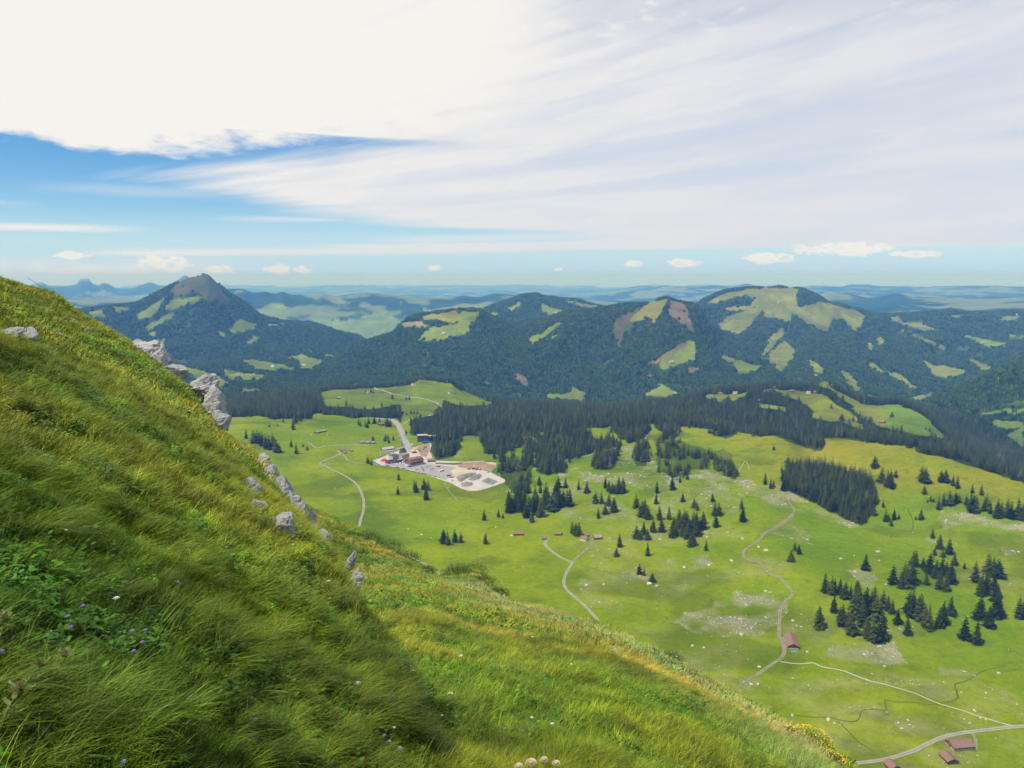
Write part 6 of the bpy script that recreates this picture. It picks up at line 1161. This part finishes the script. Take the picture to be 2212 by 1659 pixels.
# small white daisies far up the slope
rn = random.Random(5); k = 0
for px, py in ((27,742),(97,793),(124,776),(190,770),(243,800),(252,804),(266,812),(141,812),(340,860),(418,875),(322,845),(437,894),(440,902),(90,790),(175,790),(35,700),(180,800),(75,835),(130,838)):
    x, y, z, ok = fhit(px, py); o = MB(); q = math.hypot(x, y) / F * 1.4
    o.add([(q * math.cos(a), q * math.sin(a), .16) for a in np.linspace(0, 5.4, 7)] + [(0, 0, .16 + q * .7)], [(i, (i + 1) % 7, 7) for i in range(7)])
    tag(o.build('white_flower', M_whi, loc=(x, y, z + .12)), 'tiny white flower dotting the sunny upper hillside', 'flower', 'tiny white flowers of the upper hillside')
def thistle(stem, head, label, seed, hs=34):
    rn = np.random.default_rng(seed); H_ = [above(a, b, c) for a, b, c in stem]; p0 = H_[0][0]; g0 = H_[0][1]
    pts = [v[0] for v in H_]; r = H_[-1][2]; base = Vector((p0.x, p0.y, g0)); rt = empty('thistle', base); tag(rt, label, 'thistle', 'pale thistles at the lower left'); L_ = [p - base for p in pts]
    s = MB(); s.tube([(0, 0, 0)] + [tuple(p) for p in L_], [.006] * (len(L_)) + [.004], 7); s.build('stem', M_stem, rt)
    V = []; Fs = []; S = []
    def spiny(o, a, L, up):
        for q in range(5):
            f = (q + .5) / 5; o2 = (o[0] + math.cos(a) * L * f * math.cos(up), o[1] + math.sin(a) * L * f * math.cos(up), o[2] + L * f * math.sin(up))
            for sd in (-1, 1): addleaf(V, Fs, S, o2, a + sd * .9, L * .38 * (1 - .4 * f), L * .12, up + .2, np.ones(3) * rn.uniform(.8, 1.25))
        addleaf(V, Fs, S, o, a, L, L * .18, up, np.ones(3))
    for i in range(len(L_) - 1):
        for j in range(4):
            f = (j + .5) / 4; o = L_[i].lerp(L_[i + 1], f)
            for sd in (0, 2.4): spiny(tuple(o), rn.uniform(0, 6.28), rn.uniform(.035, .065), rn.uniform(.0, .8))
    top = L_[-1]; q = hs * r / F / 2
    for j in range(16): spiny(tuple(top + Vector((0, 0, -q * .4))), rn.uniform(0, 6.28), q * rn.uniform(1.0, 1.7), rn.uniform(.4, 1.3))
    me = mesh_np('spiny_leaves', np.array(V), np.array(Fs), True, [M_thl]); shade_attr(me, np.concatenate([np.array(S), np.ones((len(S), 1))], 1)); link('spiny_leaves', me, rt)
    f_ = MB()
    for j in range(70):
        d = Vector(rn.normal(size=3)); d.z = abs(d.z) + .3; d.normalize(); o = top + d * q * .3; e_ = top + d * q * rn.uniform(.7, 1.05); sdv = d.orthogonal().normalized() * q * .05; f_.add([o - sdv, o + sdv, e_], [(0, 1, 2)])
    f_.build('flower_head', M_brn, rt)
def G(z, x, y, h): a, b = D(z, x, y); return (a, b, h)
thistle([G('G3',0,1300,.12),G('G3',80,1090,.22),G('G3',185,930,.30)], None, 'pale thistle with shaggy head, lowest one at the left edge', 1, 40)
thistle([G('G3',200,900,.12),G('G3',300,790,.20),G('G3',385,700,.28)], None, 'pale thistle with brown head, middle one', 2, 26)
thistle([G('G3',300,920,.10),G('G3',470,820,.18),G('G3',560,720,.24),G('G3',610,610,.30)], None, 'pale thistle leaning right with its head beside the purple flower', 3, 28)
thistle([G('G3',-40,620,.14),G('G3',0,450,.22),G('G3',45,275,.32)], None, 'pale thistle with brown head, topmost at the left edge', 4, 30)
def leafplant(px, py, s, label, m, seed, n=4, lob=True, name='broad_leaf_plant', cat='plant'):
    p, g, r = above(px, py, .10); rt = empty(name, (p.x, p.y, g)); tag(rt, label, cat); rn = random.Random(seed); q = s * r / F / 2
    for i in range(n):
        a = rn.uniform(0, 6.28); L = MB(); c = Vector((q * .8 * math.cos(a), q * .8 * math.sin(a), p.z - g + rn.uniform(-.02, .03))); V = [c]; m_ = 15
        for j in range(m_): aa = a + (j / (m_ - 1) - .5) * 5.2; rr = q * ((1. if j % 3 == 0 else .66) if lob else (1 - .5 * abs(j / (m_ - 1) - .5))) * rn.uniform(.9, 1.1); V.append(c + Vector((rr * math.cos(aa), rr * math.sin(aa), -rr * .35 + rn.uniform(-.1, .1) * q)))
        L.add(V, [(0, j, j + 1) for j in range(1, m_)]); lf = L.build('leaf', m, rt); 
        me = lf.data; shade_attr(me, np.ones(len(me.vertices)))
    st = MB(); st.tube([(0, 0, 0), (0, 0, max(p.z - g, .03))], .003, 5); st.build('stem', M_stem, rt)
for i, (x_, y_, s, lab) in enumerate(((545,410,36,'plant with a pale lobed leaf left of the purple bunch'),(480,1090,44,'plant with lobed green leaves in the dark lower left'),(1160,900,34,'plant with a broad lobed leaf in the grass hollow'),(1200,1000,30,'lower broad leaved plant in the grass hollow'),(330,1180,30,'dim green leafy plant at the dark left bottom'),(1630,1590,30,'broad leaf low at the bottom'),(1040,1600,34,'pale green leaf sprout at the bottom edge'),(690,1110,26,'small lobed plant right of the dark lower left plant'))): px, py = D('G3', x_, y_); leafplant(px, py, s, lab, M_lf2, 800 + i)
for i, (x_, y_, lab) in enumerate(((100,450,'red brown withered leaf at the left edge, upper one'),(125,550,'pinkish withered leaf hanging below the red brown one'),(215,650,'narrow brown withered leaf, lowest of the three'))): px, py = D('G3', x_, y_); leafplant(px, py, 22, lab, M_wither, 850 + i, 1, False, 'withered_leaf', 'leaf')
# cable car far off on the left
c0 = along(60, 600, 700); c1 = along(199, 664, 1500); c2 = c1 + (c1 - c0) * .02
g = empty('gondola', c1 - Vector((0, 0, 3))); tag(g, 'tiny dark gondola hanging on its cable left of the pyramid mountain', 'gondola')
q = MB(); q.box((0, 0, -2.2), (4.2, 3.2, 2.6)); q.build('cabin', M_dgrey, g); q = MB(); q.box((0, 0, -1.9), (4.3, 3.3, 1.0)); q.build('window_band', M_glass, g); q = MB(); q.tube([(0, 0, -.9), (0, 0, 3)], .15, 6); q.box((0, 0, 3.0), (2.4, .3, .4)); q.build('hanger', M_tyre, g)
q = MB(); q.tube([tuple(c0.lerp(c2, k / 12) - Vector((0, 0, 26 * (k / 12) * (1 - k / 12)))) for k in range(13)], .14, 5); tag(q.build('cable', M_tyre), 'thin dark cable running down to the gondola', 'cable')
# ------------------------------------------------------------------ camera, sun, sky, air
cam = bpy.data.cameras.new('camera'); co = bpy.data.objects.new('camera', cam); col.objects.link(co)
co.location = (0, 0, H); co.rotation_euler = (math.pi / 2 - PITCH, 0, 0)
cam.sensor_width = 36.; cam.lens = 36. * F / 2212.; cam.clip_start = .1; cam.clip_end = 200000.
scene.camera = co
SUN_EL = R(60); sx, sy = -.86, -.51; h_ = math.hypot(sx, sy); sdir = Vector((sx / h_ * math.cos(SUN_EL), sy / h_ * math.cos(SUN_EL), math.sin(SUN_EL)))
sl = bpy.data.lights.new('sun', 'SUN'); sl.energy = 4.8; sl.angle = R(.53); sl.color = (1., .955, .88)
so = bpy.data.objects.new('sun', sl); col.objects.link(so); so.rotation_euler = (-sdir).to_track_quat('-Z', 'Y').to_euler(); so.location = (0, 0, 600)
w = bpy.data.worlds.new('World'); scene.world = w; w.use_nodes = True; t = NT(w.node_tree)
sky = t.new('ShaderNodeTexSky', sky_type='NISHITA'); sky.sun_disc = False; sky.sun_elevation = SUN_EL; sky.sun_rotation = math.atan2(sdir.x, sdir.y); sky.altitude = 1700; sky.air_density = 1.0; sky.dust_density = .6; sky.ozone_density = 3.
tc = t.new('ShaderNodeTexCoord').outputs['Generated']
sp = t.new('ShaderNodeSeparateXYZ'); t.l.new(tc, sp.inputs[0]); X, Y, Z = sp.outputs
DEG = 57.29578
A = t.m('MULTIPLY', t.m('ARCTAN2', X, Y), DEG); T = t.m('MULTIPLY', t.m('ARCSINE', Z), DEG)
def curve(x, pts, x0, x1, y0, y1):
    fc = t.new('ShaderNodeFloatCurve'); c = fc.mapping.curves[0]; P = sorted(((p[0] - x0) / (x1 - x0), (p[1] - y0) / (y1 - y0)) for p in pts)
    c.points[0].location = P[0]; c.points[1].location = P[-1]
    for p in P[1:-1]: c.points.new(*p)
    fc.mapping.update()
    t.put(fc.inputs[1], t.m('DIVIDE', t.m('SUBTRACT', x, x0), x1 - x0, clamp=True))
    return t.m('ADD', t.m('MULTIPLY', fc.outputs[0], y1 - y0), y0)
def vec(a, b, c=0.):
    n = t.new('ShaderNodeCombineXYZ'); t.put(n.inputs[0], a); t.put(n.inputs[1], b); t.put(n.inputs[2], c); return n.outputs[0]
# streaks fan out from a point low on the left
ang = t.m('MULTIPLY', t.m('ARCTAN2', t.m('SUBTRACT', T, .9), t.m('ADD', A, 52.)), DEG); rad = t.m('SQRT', t.m('ADD', t.m('POWER', t.m('ADD', A, 52.), 2.), t.m('POWER', T, 2.)))
fan = t.noise(vec(t.m('MULTIPLY', rad, .035), t.m('MULTIPLY', ang, .5)), 1., 4, .5, dist=.25)
fan2 = t.noise(vec(t.m('MULTIPLY', rad, .12), t.m('MULTIPLY', ang, .8), 7.), 1., 5, .5, dist=.3)
puf = t.noise(vec(t.m('MULTIPLY', A, .16), t.m('MULTIPLY', T, .42), 3.), 1., 7, .6, dist=.3)
puf2 = t.noise(vec(t.m('MULTIPLY', A, .5), t.m('MULTIPLY', T, 1.3), 5.), 1., 6, .6)
nz = t.m('ADD', t.m('MULTIPLY', t.m('SUBTRACT', fan, .5), 1.), t.m('MULTIPLY', t.m('SUBTRACT', fan2, .5), .8))
# edge of the blue gap (bearing at which the veil begins, by height)
Ab = curve(T, [(-2, 60), (1.5, 60), (1.75, 20), (1.95, -14), (2.3, -9), (2.65, 4), (3.1, 2), (3.6, -8), (4.4, -12), (5.2, -17), (6.2, -22), (7.0, -20), (7.8, -15.5), (8.6, -12), (9.2, -9), (10, -60), (20, -60)], -2, 20, -60, 60)
veil = t.ss(t.m('ADD', t.m('SUBTRACT', A, Ab), t.m('MULTIPLY', nz, 10.)), -5., 5.5)
veil = t.m('MULTIPLY', veil, t.ss(T, 1.75, 2.0))
# the big bright bank above the gap
Tl = curve(A, [(-60, 7.6), (-32, 7.9), (-27, 7.9), (-22, 8.3), (-17, 8.6), (-12, 9.3), (-6, 10.0), (2, 10.5), (12, 11), (60, 11)], -60, 60, 0, 20)
bw = curve(A, [(-60, 1), (-12, 1), (-4, 2.2), (6, 6), (60, 8)], -60, 60, 0, 10)
bank = t.ss(t.m('DIVIDE', t.m('ADD', t.m('SUBTRACT', T, Tl), t.m('ADD', t.m('MULTIPLY', t.m('SUBTRACT', puf, .5), 4.4), t.m('MULTIPLY', t.m('SUBTRACT', puf2, .5), 2.0))), bw), -.8, 1.4)
bank = t.m('MULTIPLY', bank, t.ss(A, 6., -9.))
# single streaks low down
def streak(a0, a1, T0, k, th, amp=1.):
    cT = t.m('ADD', t.m('MULTIPLY', A, k), T0)
    d = t.m('ABSOLUTE', t.m('SUBTRACT', t.m('ADD', T, t.m('MULTIPLY', nz, .25)), cT))
    return t.m('MULTIPLY', t.m('MULTIPLY', t.ss(d, th, 0.), t.ss(A, a0, a0 + 6.)), t.m('MULTIPLY', t.ss(A, a1, a1 - 6.), amp))
st = streak(-40, -23, 3.2, .008, .34, .95)
st = t.m('MAXIMUM', st, streak(-30, 14, 1.95, .018, .42, .85)); st = t.m('MAXIMUM', st, streak(-12, 30, 2.7, .03, .5, .7)); st = t.m('MAXIMUM', st, streak(-32, -16, 5.4, .0, .6, .3)); st = t.m('MAXIMUM', st, streak(-50, -29, 4.3, .0, .3, .5)); st = t.m('MAXIMUM', st, streak(-22, -8, 4.0, .01, .35, .55))
cov = t.m('MAXIMUM', t.m('MAXIMUM', veil, bank), st)
# thinner places in the veil, where blue shows faintly
thin = t.ss(t.m('ADD', t.m('ADD', fan, t.m('MULTIPLY', fan2, .55)), t.m('MULTIPLY', bank, .55)), .60, .92, .86, 1.)
cov = t.m('MULTIPLY', cov, thin)
hole = t.m('MULTIPLY', t.ss(t.m('ADD', puf2, t.m('MULTIPLY', fan, .6)), .62, .80), t.m('MULTIPLY', t.ss(A, -2., 8.), t.ss(T, 14.5, 17.)))
cov = t.m('MULTIPLY', cov, t.m('SUBTRACT', 1., t.m('MULTIPLY', hole, .2)))
# small heaps of cumulus near the skyline
cun = t.noise(vec(t.m('MULTIPLY', A, 1.1), t.m('MULTIPLY', T, 1.8), 11.), 1., 6, .6)
def heap(a, T0, wa, wt):
    dx = t.m('DIVIDE', t.m('SUBTRACT', A, a), wa); dy = t.m('DIVIDE', t.m('SUBTRACT', T, T0), wt)
    return t.m('ADD', t.m('MULTIPLY', dx, dx), t.m('MULTIPLY', dy, dy))
cu = None
for a, T0, wa, wt in ((22.3, 1.75, 3.4, .50), (17.6, 1.25, 2.0, .42), (11.9, .95, 1.1, .38), (-23.4, .85, 1.6, .65), (-16.2, .45, 1.1, .4), (-14.6, .35, .8, .35), (-28.5, 1.3, 1.2, .25), (8.5, .9, .8, .22), (26.5, 1.4, 1.6, .25), (-5.5, .55, .5, .2), (-20.0, .5, 1.1, .35), (3.3, .5, .4, .15)):
    d = heap(a, T0, wa, wt); d = t.ss(t.m('ADD', d, t.m('MULTIPLY', t.m('SUBTRACT', cun, .5), 5.0)), 1.15, .35)
    cu = d if cu is None else t.m('MAXIMUM', cu, d)
low = t.m('MULTIPLY', t.ss(T, 1.6, .1), t.ss(A, -14., -24.))       # haze-white belt over the far peaks on the left
cov = t.m('MAXIMUM', t.m('MAXIMUM', cov, t.m('MULTIPLY', cu, .85)), t.m('MULTIPLY', low, t.ss(puf2, .3, .6, .35, .8)))
cov = t.m('MULTIPLY', cov, t.ss(T, 40., 26., .12, 1.))       # clouds fade out overhead, out of view, to lower the ambient light
br = t.ss(t.m('ADD', t.m('MULTIPLY', A, -.02), t.m('ADD', t.m('MULTIPLY', T, .03), t.m('MULTIPLY', bank, .5))), -.3, .9)
ccol = t.mix(br, (.76, .77, .81, 1), (.93, .90, .86, 1))
ccol = t.mix(t.m('MULTIPLY', cu, t.ss(cun, .25, .5)), ccol, (.95, .91, .86, 1))
band = t.noise(vec(t.m('MULTIPLY', rad, .022), t.m('MULTIPLY', ang, .62), 2.), 1., 3, .5, dist=.2)
ccol = t.mix(t.m('MULTIPLY', t.ss(band, .52, .66), t.m('MULTIPLY', t.m('SUBTRACT', 1., cu), t.ss(A, -14., 6., 0., .34))), ccol, (.56, .66, .84, 1))
ccol = t.mix(t.m('MULTIPLY', t.ss(t.m('ADD', fan2, t.m('MULTIPLY', bank, .4)), .62, .35), t.m('MULTIPLY', .18, t.m('SUBTRACT', 1., cu))), ccol, (.60, .66, .80, 1))
bg1 = t.new('ShaderNodeBackground'); SKY_BG = bg1
hs = t.new('ShaderNodeHueSaturation'); hs.inputs['Saturation'].default_value = 1.38; t.l.new(sky.outputs[0], hs.inputs['Color'])
lowair = t.ss(T, 4.5, .2, 0., .9)
SC = .125
lc = t.mix(t.ss(T, 1.3, .1), (.50 / SC, .71 / SC, .88 / SC, 1), (.50 / SC, .72 / SC, 1.15 / SC, 1))
t.put(bg1.inputs[0], t.mix(lowair, hs.outputs[0], lc)); bg1.inputs[1].default_value = SC
bg2 = t.new('ShaderNodeBackground'); t.l.new(ccol, bg2.inputs[0]); bg2.inputs[1].default_value = 1.
mx = t.new('ShaderNodeMixShader'); t.l.new(cov, mx.inputs[0]); t.l.new(bg1.outputs[0], mx.inputs[1]); t.l.new(bg2.outputs[0], mx.inputs[2])
o = t.new('ShaderNodeOutputWorld'); t.l.new(mx.outputs[0], o.inputs[0])
w.cycles.sampling_method = 'AUTOMATIC'
# air
m, t = mat('air'); pv = t.new('ShaderNodeVolumePrincipled'); pv.inputs['Color'].default_value = (.15, .41, 1., 1); pv.inputs['Density'].default_value = HAZE_D if 'HAZE_D' in globals() else 7.4e-5
pv.inputs['Absorption Color'].default_value = (.85, .965, 1, 1); pv.inputs['Anisotropy'].default_value = .0
o = t.new('ShaderNodeOutputMaterial'); t.l.new(pv.outputs[0], o.inputs['Volume'])
mb = MB(); z0 = -470.; z1 = 560.; mb.box((0, 30000, (z0 + z1) / 2), (130000, 70000 + 64000, z1 - z0)); hz = mb.build('haze', m); tag(hz, kind='stuff')
scene.view_settings.view_transform = 'Standard'; scene.view_settings.look = 'None'; scene.view_settings.exposure = 0.; scene.view_settings.gamma = 1.
scene.render.engine = 'CYCLES'
cy = scene.cycles; cy.use_adaptive_sampling = True; cy.adaptive_threshold = .012; cy.use_denoising = True; cy.denoiser = 'OPENIMAGEDENOISE'
cy.max_bounces = 5; cy.diffuse_bounces = 2; cy.glossy_bounces = 1; cy.transmission_bounces = 2; cy.transparent_max_bounces = 4; cy.volume_bounces = 0
cy.volume_step_rate = 1.; cy.sample_clamp_indirect = 6.
